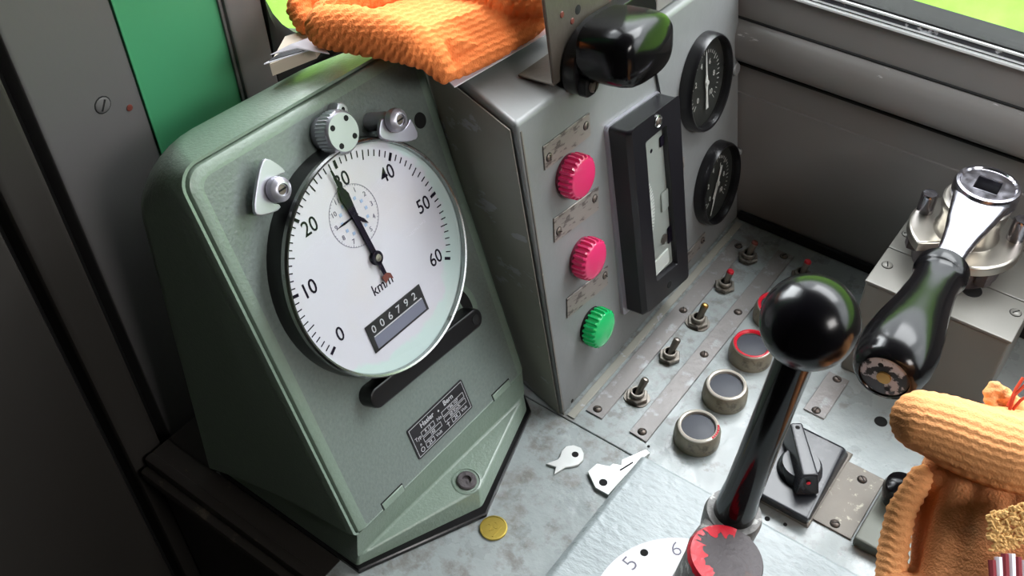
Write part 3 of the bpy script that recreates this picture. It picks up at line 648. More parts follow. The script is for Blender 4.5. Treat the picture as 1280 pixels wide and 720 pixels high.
# ================================================================== THE INSTRUMENT BOX
PN = Vec((1, 0, 0.138)).normalized(); PV = Vec((-PN.z, 0, PN.x)); PU = Vec((0, 1, 0))
PM = basis((0, 0, 0), PU, PV, PN)
pan = thing('instrument_panel', 'tall grey metal instrument box with lamps and gauges on its sloping front', 'instrument panel', mw=PM)
def pw(u, v, n=0.0): return PM @ Vec((u, v, n))
Y1 = YW-0.0015
def topv(y): return 0.3015-0.068*y
m = MB()
q = []
for (x_off, vfun) in (('b', 0), ('t', 1)): pass
bl, br = pw(0.0, 0.0006), pw(Y1, 0.0006); tl, tr = pw(-0.0035, topv(0)), pw(Y1, topv(Y1))
XBK = XW+0.002
m.hexa([Vec((XBK, bl.y+0.060, 0.0006)), bl, Vec((XBK, br.y, 0.0006)), br, Vec((XBK, tl.y+0.070, tl.z+0.004)), tl, Vec((XBK, tr.y, tr.z+0.004)), tr], 0, 0.004, 3)
m.build('box', ['panel'], pan, world=True)
m = MB()   # worn left side sheet and its folded seam
sid = [Vec((XBK+0.004, 0.0578, 0.0012)), pw(-0.0008, 0.003, -0.004), pw(-0.0040, topv(0)-0.006, -0.006), Vec((XBK+0.004, 0.0635, topv(0)-0.006))]
m.add(sid+[p+Vec((0, 0.001, 0)) for p in sid], [(0, 1, 2, 3), (4, 7, 6, 5), (0, 4, 5, 1), (1, 5, 6, 2), (2, 6, 7, 3), (3, 7, 4, 0)], 0)
m.build('side_sheet', ['panel_side'], pan, world=True)
m = MB(); m.box((0.0002, 0.002, 0.0), (0.0016, topv(0)-0.008, 0.0004), 0); m.build('corner_seam', ['strip_brown'], pan)
m = MB()
for (u, v, r) in ((0.3138, 0.1813, 0.0065), (0.3210, 0.0850, 0.0042)):
    m = MB(); m.lathe([(r, 0), (r, 0.003), (r*0.8, 0.0042), (0, 0.0046)], (u, v, 0), ZUP, 12, 0); m.build('bolt', ['panel'], pan)
m = MB(); m.lathe([(0.0020, 0), (0, 0.0003)], (0.0149, 0.0066, 0.0002), ZUP, 12, 0); m.build('small_hole', ['hole'], pan)
m = MB(); m.tube([pw(0.0, 0)*0+Vec((0.1755, 0.262, 0.0012)), Vec((0.1765, 0.250, 0.0012)), Vec((0.1815, 0.226, 0.0012))], 0.0011, 8); m.build('wire', ['black'], pan)
# foot flange where the box meets the desk
m = MB(); m.box((0.002, 0.003, 0.0004), (0.0095, YW-0.01, 0.0016), 0, 0.0004, 1)
tag(m.build('foot_flange', ['panel_side']), 'narrow chipped metal strip along the foot of the instrument box', 'strip')

def face_m(u, v, w=0.0, rot=0.0):
    """frame on the sloping front: x along it, y up it, z out of it"""
    c_, s_ = math.cos(rot), math.sin(rot)
    return basis(pw(u, v, w), PU*c_+PV*s_, PV*c_-PU*s_, PN)
# indicator lamps
def lamp(kind, label, mw):
    t = thing('indicator_lamp', label, 'indicator lamp', mw=mw, group='indicator lamps on the instrument box')
    r = MB(); r.lathe([(0.0165, 0.0002), (0.0165, 0.003), (0.0140, 0.004), (0.0135, 0.006)], (0, 0, 0), ZUP, 32, 0); r.build('collar', ['lens_ring' if kind == 'rose' else 'gap'], t)
    l = MB(); rings = []; n = 132
    for (rad, z_, am) in ((0.0165, 0.003, 0.0011), (0.0170, 0.006, 0.0011), (0.0167, 0.0130, 0.0010), (0.0160, 0.0142, 0.0003), (0.0152, 0.0150, 0.0), (0.0140, 0.0154, 0.0), (0.0110, 0.0161, 0.0), (0.0060, 0.0166, 0.0), (0.0002, 0.0167, 0.0)):
        rings.append([Vec(((rad+(am if (i//3) % 2 else -am))*math.cos(2*PI*i/n), (rad+(am if (i//3) % 2 else -am))*math.sin(2*PI*i/n), z_)) for i in range(n)])
    l.loft(rings, 0, True); l.build('lens', ['rose' if kind == 'rose' else 'jewel_green'], t)
    return t
lamp1 = lamp('rose', 'topmost rose red ribbed indicator lamp on the grey instrument box', face_m(0.0475, 0.2290))
dup(lamp1, face_m(0.0515, 0.1455), 'middle rose red ribbed indicator lamp, just above the green one')
lamp('green', 'green ribbed indicator lamp, lowest of the three on the instrument box', face_m(0.0540, 0.0670))
# label plates of the lamps
def label_plate(mw, w_, h_, label, mats=('plate', 'hole', 'screw'), screws=((0.007, None), (None, None)), name='label_plate', cat='label plate', group='metal label plates on the instrument box'):
    t = thing(name, label, cat, mw=mw, group=group)
    p = MB(); p.box((0, 0, 0.0003), (w_, h_, 0.0013), 0, 0.0003, 1); p.build('plate', [mats[0]], t)
    k = MB()
    for (x, y) in screws: 
        s2 = MB(); s2.screw((x, y, 0.0013), (0, 0, 1), 0.0032, 0, 1, random.uniform(0, 3), 0.0016); s2.build('screw', [mats[2], 'hole'], t)
    return t
label_plate(face_m(0.0200, 0.2490, 0, math.radians(-4.5)), 0.0600, 0.0200, 'worn engraved metal label plate above the topmost red lamp', screws=((0.0055, 0.0085), (0.0540, 0.0115)))
label_plate(face_m(0.0196, 0.1815, 0, math.radians(-8)), 0.0615, 0.0215, 'worn engraved metal label plate between the two red lamps', screws=((0.0055, 0.0080), (0.0555, 0.0135)))
label_plate(face_m(0.0226, 0.0995, 0, math.radians(-8.5)), 0.0610, 0.0195, 'worn engraved metal label plate just above the green lamp', screws=((0.0560, 0.0125),))
label_plate(face_m(0.1890, 0.1290, 0, math.radians(-5)), 0.0280, 0.0150, 'small worn label plate below the upper round gauge', screws=((0.022, 0.0085),))
label_plate(face_m(0.2020, 0.0140, 0, math.radians(4)), 0.0520, 0.0130, 'small worn label plate at the foot of the box below the lower gauge', screws=((0.006, 0.006), (0.046, 0.007)))
# black framed edgewise meter
mt = thing('edgewise_meter', 'tall black framed meter with a glass slot on the instrument box', 'meter', mw=face_m(0, 0))
dM = 0.0225
def mq(pts, z): return [Vec((p[0], p[1], z)) for p in pts]
def quad_round(q, r, n=3):
    """rounded quadrilateral, corners in order"""
    pts = []
    for i in range(4):
        a_, b2, c2 = Vec(q[i-1]), Vec(q[i]), Vec(q[(i+1) % 4])
        p0 = b2+(a_-b2).normalized()*r; p1 = b2+(c2-b2).normalized()*r
        for k in range(n+1):
            t_ = k/n; pts.append(tuple((p0*(1-t_)**2+b2*2*t_*(1-t_)+p1*t_*t_)[:2]))
    return pts
Q0 = [(0.1060, 0.0425), (0.1845, 0.0285), (0.1785, 0.2300), (0.1010, 0.2400)]
Q1 = [(0.1095, 0.0450), (0.1830, 0.0325), (0.1775, 0.2330), (0.1045, 0.2405)]
QW = [(0.1275, 0.0690), (0.1640, 0.0625), (0.1560, 0.2165), (0.1230, 0.2185)]
QX = [(0.1285, 0.0705), (0.1630, 0.0645), (0.1552, 0.2150), (0.1240, 0.2170)]
mm = MB()
mm.loft([mq(quad_round(Q0, 0.004), 0.0003), mq(quad_round(Q0, 0.004), dM-0.004), mq(quad_round(Q1, 0.005), dM), mq(quad_round(QW, 0.002), dM), mq(quad_round(QX, 0.002), 0.0175)], 0, True, False, False)
mm.build('frame', ['satin'], mt)
mm = MB(); mm.loft([mq(quad_round([(0.0995, 0.0415), (0.1848, 0.0275), (0.1792, 0.2310), (0.0990, 0.2415)], 0.004), 0.0001), mq(quad_round([(0.0995, 0.0415), (0.1848, 0.0275), (0.1792, 0.2310), (0.0990, 0.2415)], 0.004), 0.0030)], 0, False); mm.build('back_rim', ['alu'], mt)
mm = MB(); mm.add(mq([(0.1275, 0.0690), (0.1640, 0.0625), (0.1560, 0.2165), (0.1230, 0.2185)], 0.0176), [(0, 1, 2, 3)], 0)
# curved cream scale and grey inner bracket
for k in range(14):
    a0, a1 = -0.9+1.8*k/14, -0.9+1.8*(k+1)/14
    P = lambda a, r: (0.098+r*math.cos(a), 0.146+r*1.35*math.sin(a))
    mm.prism([P(a0, 0.030), P(a0, 0.038), P(a1, 0.038), P(a1, 0.030)], 0.0177, 0.0192, 1)
for k in range(19):
    a0 = -0.62+1.2*k/18; l = 0.0055 if k % 3 == 0 else 0.003
    mm.prism([(0.098+r*math.cos(a0+s_), 0.146+r*1.35*math.sin(a0+s_)) for r, s_ in ((0.0378-l, -0.004), (0.0378, -0.004), (0.0378, 0.004), (0.0378-l, 0.004))], 0.0192, 0.0193, 2)
for k in range(12):
    a0, a1 = -0.8+1.6*k/12, -0.8+1.6*(k+1)/12
    P = lambda a, r: (0.098+r*math.cos(a), 0.146+r*1.35*math.sin(a))
    mm.prism([P(a0, 0.038), P(a0, 0.0455), P(a1, 0.0455), P(a1, 0.038)], 0.0177, 0.0186, 3)
mm.box((0.1480, 0.130, 0.0177), (0.1600, 0.150, 0.0190), 3, 0.001, 1); mm.box((0.150, 0.196, 0.0177), (0.158, 0.206, 0.0192), 4, 0.001, 1); mm.box((0.1555, 0.090, 0.0177), (0.163, 0.108, 0.0192), 4, 0.001, 1)
mm.lathe([(0.005, 0.0177), (0.005, 0.0186), (0, 0.0188)], (0.150, 0.100, 0), ZUP, 16, 5); mm.lathe([(0.002, 0.0177), (0, 0.0185)], (0.138, 0.200, 0), ZUP, 10, 2)
mm.box((0.1300, 0.070, 0.0177), (0.1560, 0.086, 0.0186), 1, 0.001, 1)
mm.build('scale', ['meter_inside', 'meter_white', 'ink', 'meter_inside', 'ink', 'steel'], mt)
mm = MB(); mm.add(mq(QX, 0.0208), [(0, 1, 2, 3)], 0); mm.build('glass', ['gauge_glass'], mt)
mm = MB(); mm.lathe([(0.0056, 0), (0.0056, 0.0012), (0.0048, 0.0016), (0.0042, 0.0006), (0, 0.0006)], (0.1420, 0.2275, dM), ZUP, 20, 0); mm.screw((0.1420, 0.2275, dM+0.0006), (0, 0, 1), 0.0034, 1, 2, 0.4, 0.0016); mm.build('screw', ['rim', 'screw', 'hole'], mt)
mm = MB(); mm.lathe([(0.0036, 0), (0.0034, 0.0004), (0, 0.0004)], (0.1480, 0.0500, dM), ZUP, 16, 0); mm.build('screw_hole', ['hole'], mt)
# two round gauges
def gauge(mw, label, rg, needles):
    t = thing('round_gauge', label, 'gauge', mw=mw, group='round gauges on the instrument box')
    z = MB(); z.lathe([(rg, 0.0003), (rg, 0.006), (rg*0.985, 0.0105), (rg*0.955, 0.0125), (rg*0.92, 0.0118), (rg*0.90, 0.0085), (rg*0.895, 0.0045)], (0, 0, 0), ZUP, 64, 0, True, False, False)
    for v_ in z.v: v_.x *= 0.86
    z.build('bezel', ['black'], t)
    z = MB(); z.lathe([(rg*0.90, 0.0040), (0, 0.0042)], (0, 0, 0), ZUP, 48, 0)
    for k in range(31):
        a = math.radians(225-k*9); ca, sa = math.cos(a), math.sin(a); l = 0.0055 if k % 5 == 0 else 0.003
        z.box((rg*0.66-l, -0.0003, 0.0043), (rg*0.66, 0.0003, 0.0045), 1, T=basis((0, 0, 0), (ca, sa, 0), (-sa, ca, 0), (0, 0, 1)))
    for k in range(6): 
        a = math.radians(225-k*54); z.text(str(k*2), (rg*0.42*math.cos(a), rg*0.42*math.sin(a), 0.0043), 0.0052, 1)
    for v_ in z.v: v_.x *= 0.86
    z.build('gauge_face', ['gauge_dark', 'gauge_ink'], t)
    for (a, l, w_, tail) in needles:
        z = MB(); ca, sa = math.cos(math.radians(a)), math.sin(math.radians(a)); T = basis((0, 0, 0.0058), (ca, sa, 0), (-sa, ca, 0), (0, 0, 1))
        z.prism([(-tail, -w_*1.5), (-tail*0.3, -w_*0.9), (0, -w_*1.9), (l*0.3, -w_*0.8), (l, -w_*0.35), (l, w_*0.35), (l*0.3, w_*0.8), (0, w_*1.9), (-tail*0.3, w_*0.9), (-tail, w_*1.5)], 0, 0.0006, 0, T=T)
        z.lathe([(0.0028, 0), (0.0024, 0.0016), (0, 0.0018)], (0, 0, 0.0058), ZUP, 14, 0); z.build('needle', ['gauge_ink'], t)
    z = MB(); z.lathe([(rg*0.90, 0.0086), (rg*0.4, 0.0092), (0, 0.0094)], (0, 0, 0), ZUP, 40, 0, True, False, False)
    for v_ in z.v: v_.x *= 0.86
    z.build('gauge_glass', ['gauge_glass'], t)
    return t
gauge(face_m(0.2520, 0.2005, 0, math.radians(-7)), 'upper round black gauge near the side wall, needle pointing straight up', 0.0455, [(96, 0.030, 0.0014, 0.026)])
gauge(face_m(0.2705, 0.0800, 0, math.radians(-7)), 'lower round black gauge in the corner by the desk', 0.0430, [(250, 0.033, 0.0012, 0.018), (238, 0.016, 0.0016, 0.0)])

# ------------------------------------------------------------------ bracket, black hooded lamp and small box on top of the instrument box
ztop = lambda y: pw(y, topv(y)).z
bk = MB()
u0, u1 = 0.0465, 0.150
vt = topv(u0)+0.0042
brk = thing('mounting_bracket', 'bent rusty sheet bracket standing on top of the instrument box', 'bracket', loc=pw(u0, vt+0.001, -0.004))
bk.hexa([pw(u0, vt+0.0035, -0.0045), pw(u0, vt+0.0035, -0.0015), pw(u1, vt-0.001, -0.0045), pw(u1, vt-0.001, -0.0015), pw(u0, 0.41, -0.0045), pw(u0, 0.41, -0.0015), pw(u1, 0.41, -0.0045), pw(u1, 0.41, -0.0015)], 0, 0.0008, 1)
bk.hexa([pw(u0-0.001, vt+0.0030, -0.0340), pw(u0-0.001, vt+0.0020, -0.0020), pw(u0+0.050, vt+0.0005, -0.0340), pw(u0+0.050, vt, -0.0020), pw(u0-0.001, vt+0.0050, -0.0340), pw(u0-0.001, vt+0.0040, -0.0020), pw(u0+0.050, vt+0.0025, -0.0340), pw(u0+0.050, vt+0.0020, -0.0020)], 0, 0.0006, 1)
bk.build('sheet', ['bracket'], brk, world=True)
for (u, v) in ((0.064, 0.352), (0.075, 0.342)):
    bk = MB(); bk.lathe([(0.0024, 0), (0.0020, 0.0006), (0, 0.0008)], pw(u, v, -0.0015), PN, 10, 0); bk.build('rust_spot', ['rust_red'], brk, world=True)
bk = MB(); bk.lathe([(0.0036, 0), (0, 0.0004)], pw(0.083, 0.347, -0.0014), PN, 14, 0); bk.build('hole', ['hole'], brk, world=True)
hm = face_m(0.093, 0.323, 0.0, math.radians(-6))
hd = thing('hooded_lamp', 'glossy black hooded lamp bolted to the rusty bracket above the meter', 'lamp', mw=hm)
fl = MB(); fl.prism(smooth_poly([(-0.040, -0.014), (-0.030, 0.006), (-0.010, 0.0150), (0.015, 0.0155), (0.075, 0.0155), (0.075, -0.024), (-0.004, -0.030), (-0.014, -0.037), (-0.034, -0.034)], 2), 0.0006, 0.0115, 0, 0.0015, 2)
fl.build('flange', ['black'], hd)
hd_b = MB(); rings = []
def sup(ax_, ay_, cx, cy, n=40, p=2.6):
    r_ = []
    for i in range(n):
        a = 2*PI*i/n; c2, s2 = math.cos(a), math.sin(a)
        r_.append((cx+ax_*math.copysign(abs(c2)**(2/p), c2), cy+ay_*math.copysign(abs(s2)**(2/p), s2)))
    return r_
for (z_, k) in ((0.0116, 0.95), (0.0150, 0.95), (0.0155, 0.97), (0.028, 1.0), (0.042, 1.0), (0.051, 0.985), (0.059, 0.93), (0.064, 0.83), (0.067, 0.62), (0.0695, 0.42), (0.0708, 0.18), (0.0711, 0.01)):
    rings.append(mq(sup(0.0350*k, 0.0235*k, -0.002, -0.0020, p=3.0), z_*0.80+0.0023))
hd_b.loft(rings, 0, True); hd_b.build('hood', ['bakelite'], hd)
sc_ = MB(); sc_.prism(rrect(-0.034, -0.034, -0.018, -0.018, 0.005), 0.0115, 0.018, 0, 0.0015, 2); sc_.screw((-0.025, -0.026, 0.018), (0, 0, 1), 0.0052, 1, 2, 0.5, 0.003); sc_.build('lug', ['black', 'screw', 'hole'], hd)
# dark box beside it
db = MB(); y0, y1 = 0.195, 0.262
db.hexa([Vec((-0.14, y0, ztop(y0)+0.002)), Vec((-0.046, y0, ztop(y0)+0.002)), Vec((-0.14, y1, ztop(y1)+0.002)), Vec((-0.046, y1, ztop(y1)+0.002)), Vec((-0.14, y0, 0.37)), Vec((-0.052, y0, 0.37)), Vec((-0.14, y1, 0.366)), Vec((-0.052, y1, 0.366))], 0, 0.002, 2)
jb = thing('junction_box', 'dark grey junction box on top of the panel behind the black hood', 'junction box', loc=(-0.09, 0.233, ztop(0.233)))
db.build('case', ['wall'], jb, world=True)
db = MB(); db.box((-0.146, y0-0.003, 0.3705), (-0.045, y1+0.003, 0.376), 0, 0.0015, 1); db.build('lid', ['panel'], jb, world=True)

# ================================================================== ON THE DESK
# cover strips
def strip(name, x0, x1, y0, y1, label, screws, matn='strip', skew=0.0, group='worn metal cover strips on the desk', cat='metal strip', z=0.0002):
    t = thing(name, label, cat, loc=((x0+x1)/2, (y0+y1)/2, 0), group=group)
    p = MB(); p.hexa([Vec((x0, y0, z)), Vec((x1, y0-skew, z)), Vec((x0+skew, y1, z)), Vec((x1+skew, y1, z)), Vec((x0, y0, z+0.0016)), Vec((x1, y0-skew, z+0.0016)), Vec((x0+skew, y1, z+0.0016)), Vec((x1+skew, y1, z+0.0016))], 0, 0.0004, 1)
    p.build('strip', [matn], t, world=True)
    for (x, y) in screws:
        k = MB(); k.screw((x, y, z+0.0016), (0, 0, 1), 0.0036, 0, 1, random.uniform(0, 3), 0.0020); k.build('screw', ['screw', 'hole'], t, world=True)
    return t
strip('cover_strip', 0.0126, 0.0296, 0.0170, 0.2910, 'worn metal strip running along the desk beside the instrument box', ((0.0205, 0.0235), (0.0215, 0.172), (0.022, 0.2835)))
strip('cover_strip', 0.0562, 0.0740, 0.0190, 0.3020, 'worn metal strip running between the toggle switches and push buttons', ((0.0655, 0.0250), (0.0655, 0.1340), (0.0655, 0.2000), (0.0665, 0.2960)), skew=0.001)
strip('cover_plate', 0.1672, 0.1866, 0.1285, 0.1815, 'short worn metal plate with two screws between lever and pedestal', ((0.1770, 0.1330), (0.1770, 0.1765)), group='small plates screwed to the desk', cat='metal plate')
strip('cover_plate', 0.2210, 0.2540, 0.0300, 0.0990, 'mottled brownish metal plate between the black rotary switch and chrome block', ((0.2380, 0.0360), (0.2385, 0.0880)), matn='strip_brown', group='small plates screwed to the desk', cat='metal plate')
# toggle switches
def toggle(mw, label, tip, lean, washer=True):
    t = thing('toggle_switch', label, 'toggle switch', mw=mw, group='toggle switches on the desk')
    b = MB()
    if washer: b.prism(smooth_poly([(-0.0115, -0.010), (0.0115, -0.010), (0.0115, 0.010), (-0.0115, 0.010)], 2), 0.0002, 0.0012, 0)
    b.prism(circ(0, 0, 0.0104, 6), 0.0012, 0.0050, 0, 0.0006, 1)
    b.lathe([(0.0066, 0.0052), (0.0066, 0.0090), (0.0060, 0.0096), (0.0048, 0.0096), (0.0044, 0.0070)], (0, 0, 0), ZUP, 20, 0, True, False, False)
    b.lathe([(0.0046, 0.0070), (0, 0.0070)], (0, 0, 0), ZUP, 16, 1)
    b.build('bushing', ['steel', 'hole'], t)
    d_ = Vec((lean[0], lean[1], 1)).normalized(); l = MB()
    l.lathe([(0.0026, 0), (0.0032, 0.008), (0.0036, 0.0135), (0.0035, 0.0145)], Vec((0, 0, 0.0055)), d_, 14, 0)
    l.build('bat', ['steel'], t)
    l = MB(); l.lathe([(0.0036, 0.0138), (0.0034, 0.0158), (0.0022, 0.0170), (0, 0.0172)], Vec((0, 0, 0.0055)), d_, 14, 0); l.build('tip', [tip], t)
    return t
TM = lambda x, y, r=0.0: Matrix.Translation((x, y, 0)) @ Matrix.Rotation(r, 4, 'Z')
order = ['toggle switch nearest the key, first of the row along the instrument box', 'second toggle switch counting from the key, steel bat', 'third toggle switch counting from the key, dull brass tip', 'fourth toggle switch counting from the key, red painted tip', 'last toggle switch of the row, in the corner below the lower gauge']
for (x, y, r, tip, lean, washer), lb in zip(((0.0415, 0.0555, 0.3, 'steel', (0.15, 0.75), True), (0.0410, 0.1130, 0.1, 'steel', (0.12, 0.70), False), (0.0405, 0.1665, 0.5, 'brass', (0.10, 0.70), True), (0.0385, 0.2235, 0.2, 'red_paint', (0.12, 0.30), False), (0.0380, 0.2730, 0.4, 'rust_red', (0.15, 0.45), False)), order):
    toggle(TM(x, y, r*0), lb, tip, lean, washer)
toggle(TM(0.0935, 0.2790), 'toggle switch almost hidden behind the black lever ball, red tip showing', 'red_paint', (0.12, 0.30), False)
# push buttons
def push_button(mw, label, red):
    t = thing('push_button', label, 'push button', mw=mw, group='round push buttons on the desk')
    b = MB(); b.lathe([(0.0198, 0.0002), (0.0200, 0.004), (0.0196, 0.0120), (0.0182, 0.0160), (0.0172, 0.0172)], (0, 0, 0), ZUP, 40, 0, True, True, False); b.build('housing', ['button_metal'], t)
    b = MB(); b.lathe([(0.0176, 0.0166), (0.0174, 0.0182), (0.0160, 0.0188), (0.0148, 0.0182), (0.0142, 0.0140)], (0, 0, 0), ZUP, 40, 0, True, False, False)
    ob = b.build('rim', ['button_rim'], t)
    if red == 2:
        b = MB(); b.lathe([(0.0172, 0.0188), (0.0160, 0.0192), (0.0150, 0.0186), (0.0140, 0.0170)], (0, 0, 0), ZUP, 40, 0, True, False, False); b.build('red_ring', ['red_paint'], t)
    if red == 1:
        b = MB()
        for i in range(7):
            a = math.radians(-15+i*8); b.ball((0.0166*math.cos(a), 0.0166*math.sin(a), 0.0185), 0.0012, 0, 8, 6, (1, 1, 0.5))
        b.build('red_mark', ['red_paint'], t)
    b = MB(); b.lathe([(0.0146, 0.0150), (0.0140, 0.0158), (0.0080, 0.0164), (0, 0.0166)], (0, 0, 0), ZUP, 36, 0); b.build('cap', ['button_cap'], t)
    return t
push_button(TM(0.1065, 0.0470), 'dark push button nearest the key tags, red chip on its rim', 1)
push_button(TM(0.1042, 0.1010), 'dark push button with a plain metal rim, second from the key tags', 0)
push_button(TM(0.1005, 0.1570), 'dark push button with red painted rim left of the lever ball', 2)
push_button(TM(0.0960, 0.2140), 'push button mostly hidden behind the black lever ball', 2)
# black rotary switch
rs = thing('rotary_switch', 'glossy black rotary switch on a square base beside the lever', 'switch', loc=(0.198, 0.067, 0))
b = MB(); b.hexa([Vec((0.1700, 0.0215, 0.0003)), Vec((0.2205, 0.0215, 0.0003)), Vec((0.1700, 0.1065, 0.0003)), Vec((0.2205, 0.1065, 0.0003)), Vec((0.1715, 0.0175, 0.0140)), Vec((0.2215, 0.0180, 0.0140)), Vec((0.1675, 0.1005, 0.0140)), Vec((0.2160, 0.1010, 0.0140))], 0, 0.003, 2)
b.build('base', ['switch_top'], rs, world=True)
b = MB(); b.hexa([Vec((0.1660, 0.0200, 0.0002)), Vec((0.2225, 0.0200, 0.0002)), Vec((0.1660, 0.1090, 0.0002)), Vec((0.2225, 0.1090, 0.0002)), Vec((0.1680, 0.0215, 0.0025)), Vec((0.2210, 0.0215, 0.0025)), Vec((0.1680, 0.1070, 0.0025)), Vec((0.2210, 0.1070, 0.0025))], 0, 0.0006, 1); b.build('grubby_gasket', ['strip_brown'], rs, world=True)
b = MB(); kcx, kcy = 0.1945, 0.0580
ang = math.radians(128)
T = Matrix.Translation((kcx, kcy, 0.0140)) @ Matrix.Rotation(ang, 4, 'Z')
b.lathe([(0.0185, 0), (0.0175, 0.006), (0.0150, 0.010)], (kcx, kcy, 0.0140), ZUP, 28, 0)
b.hexa([T @ Vec(p) for p in ((-0.026, -0.010, 0.002), (0.034, -0.0080, 0.002), (-0.026, 0.010, 0.002), (0.034, 0.0080, 0.002), (-0.022, -0.0062, 0.024), (0.030, -0.0050, 0.024), (-0.022, 0.0062, 0.024), (0.030, 0.0050, 0.024))], 0, 0.0018, 2)
hn = b.build('knob', ['switch_top'], rs, world=True)
b = MB(); b.lathe([(0.0020, 0.0), (0, 0.0004)], T @ Vec((0.025, 0, 0.0240)), ZUP, 10, 1); b.build('pin_hole', ['red_paint', 'hole'], hn, world=True)
b = MB(); b.lathe([(0.0018, 0.0), (0, 0.0008)], T @ Vec((-0.0245, 0.001, 0.0165)), T.to_3x3() @ Vec((-1, 0, 0.15)), 10, 0); b.build('red_dot', ['red_paint'], hn, world=True)
# chrome key block with black knob
lb = thing('key_block', 'flat chrome key switch block with a small black knob by the gloves', 'key switch', loc=(0.277, 0.065, 0))
b = MB(); b.box((0.2560, 0.0260, 0.0003), (0.3060, 0.1040, 0.0120), 0, 0.0025, 2); b.build('block', ['block_metal'], lb, world=True)
b = MB(); b.lathe([(0.0105, 0.0120), (0.0125, 0.020), (0.0135, 0.028), (0.0120, 0.034), (0.0075, 0.037), (0, 0.038)], (0.2690, 0.0770, 0.0), ZUP, 32, 0); b.build('knob', ['bakelite'], lb, world=True)
# controller: raised plate, white notch disc, hub, lever
ct = thing('controller_plate', 'raised pale grey plate under the lever, thick chipped paint', 'controller plate', loc=(0.2, -0.1, 0))
b = MB(); b.hexa([Vec((0.0755, YD+0.012, 0.0003)), Vec((0.46, YD+0.012, 0.0003)), Vec((0.0765, 0.0040, 0.0003)), Vec((0.46, 0.0040, 0.0003)), Vec((0.0830, YD+0.012, 0.0090)), Vec((0.46, YD+0.012, 0.0090)), Vec((0.0830, -0.0010, 0.0090)), Vec((0.46, -0.0010, 0.0090))], 0, 0.0022, 3)
b.build('raised_plate', ['plate_paint'], ct, world=True)
DX, DY, DR = 0.1846, -0.1115, 0.0705
nd_ = thing('notch_disc', 'white round notch disc numbered 5 and 6 under the lever hub', 'notch disc', loc=(DX, DY, 0.009))
b = MB(); b.lathe([(DR, 0.0093), (DR, 0.0106), (DR-0.0006, 0.0110), (0, 0.0110)], (DX, DY, 0), ZUP, 72, 0, True)
for (px_, a) in (('5', 163), ('6', 126), ('4', 200), ('3', 239)):
    a = math.radians(a); b.text(px_, (DX+0.0600*math.cos(a)*1.0, DY+0.0600*math.sin(a), 0.0110), 0.0125, 1, rot=a-PI/2+math.radians(10), bold=-0.012)
for a in (110.5, 149.5, 187):
    a = math.radians(a); b.lathe([(0.0032, 0), (0.0030, 0.0003), (0, 0.0003)], (DX+0.0625*math.cos(a), DY+0.0625*math.sin(a), 0.0110), ZUP, 14, 2)
b.build('disc', ['disc_white', 'ink_pale', 'hole'], nd_, world=True)
lv = thing('control_lever', 'control lever with a glossy black ball knob on a tall black rod', 'lever', loc=(0.187, -0.109, 0.0112))
hub0, hub1 = Vec((0.1875, -0.1085, 0.0113)), Vec((0.2005, -0.0985, 0.0990)); hax = (hub1-hub0).normalized(); hl = (hub1-hub0).length
b = MB(); b.lathe([(0.0255, 0), (0.0262, 0.004), (0.0258, hl*0.5), (0.0264, hl-0.004), (0.0252, hl-0.0008)], hub0, hax, 44, 0)
b.lathe([(0.0256, hl-0.0010), (0.0250, hl), (0, hl+0.0003)], hub0, hax, 44, 1, True, False)
hubo = b.build('hub', ['iron_grey', 'iron'], lv, world=True)
b = MB(); e1 = (Vec((-1, 0, 0))-hax*(-hax.x)).normalized(); e2 = hax.cross(e1)
rnd = random.Random(3); pin, pout = [], []
def blotch(a0, a1, ri, n):
    for i in range(n):
        a = math.radians(a0+(a1-a0)*i/(n-1)); r_ = ri+rnd.uniform(-0.0014, 0.0014)+0.0016*math.sin(i*0.9)
        yield a, r_
for (a0, a1, ri) in ((8, 88, 0.0160), (-78, -22, 0.0170), (-22, 8, 0.0222)):
    Aa = list(blotch(a0, a1, ri, 16)); z_ = hl+0.0004
    P0 = [hub0+hax*z_+(e1*math.cos(a)+e2*math.sin(a))*r_ for a, r_ in Aa]; P1 = [hub0+hax*(z_-0.0004)+(e1*math.cos(a)+e2*math.sin(a))*0.0252 for a, r_ in Aa]; P2 = [hub0+hax*(z_-0.003-rnd.random()*0.002)+(e1*math.cos(a)+e2*math.sin(a))*0.0267 for a, r_ in Aa]
    n = len(P0); b.add(P0+P1+P2, [(k*n+i, k*n+i+1, (k+1)*n+i+1, (k+1)*n+i) for k in (0, 1) for i in range(n-1)], 0, True)
b.build('red_mark', ['red_paint'], hubo, world=True)
c0, bc = Vec((0.1850, -0.0560, 0.0860)), Vec((0.1996, -0.0438, 0.2824))
rax = (bc-c0).normalized()
b = MB(); b.lathe([(0.0150, -0.034), (0.0200, -0.020), (0.0210, -0.004), (0.0196, 0.001), (0.0150, 0.0015)], c0, rax, 36, 0)
b.hexa([hub0+Vec(p) for p in ((-0.020, 0.005, 0.030), (0.020, 0.005, 0.030), (-0.018, 0.050, 0.045), (0.014, 0.050, 0.045), (-0.018, 0.012, 0.080), (0.022, 0.012, 0.080), (-0.018, 0.060, 0.072), (0.014, 0.060, 0.072))], 0, 0.006, 3)
b.build('socket', ['iron_grey'], lv, world=True)
b = MB(); rl = (bc-c0).length; b.lathe([(0.0150, 0.0), (0.0148, 0.01), (0.0132, 0.03), (0.0125, 0.06), (0.0118, rl-0.035), (0.0125, rl-0.022)], c0, rax, 36, 0); b.build('rod', ['rod'], lv, world=True)
b = MB(); b.ball(bc, 0.0287, 0, 64, 40); b.build('ball', ['ball'], lv, world=True)
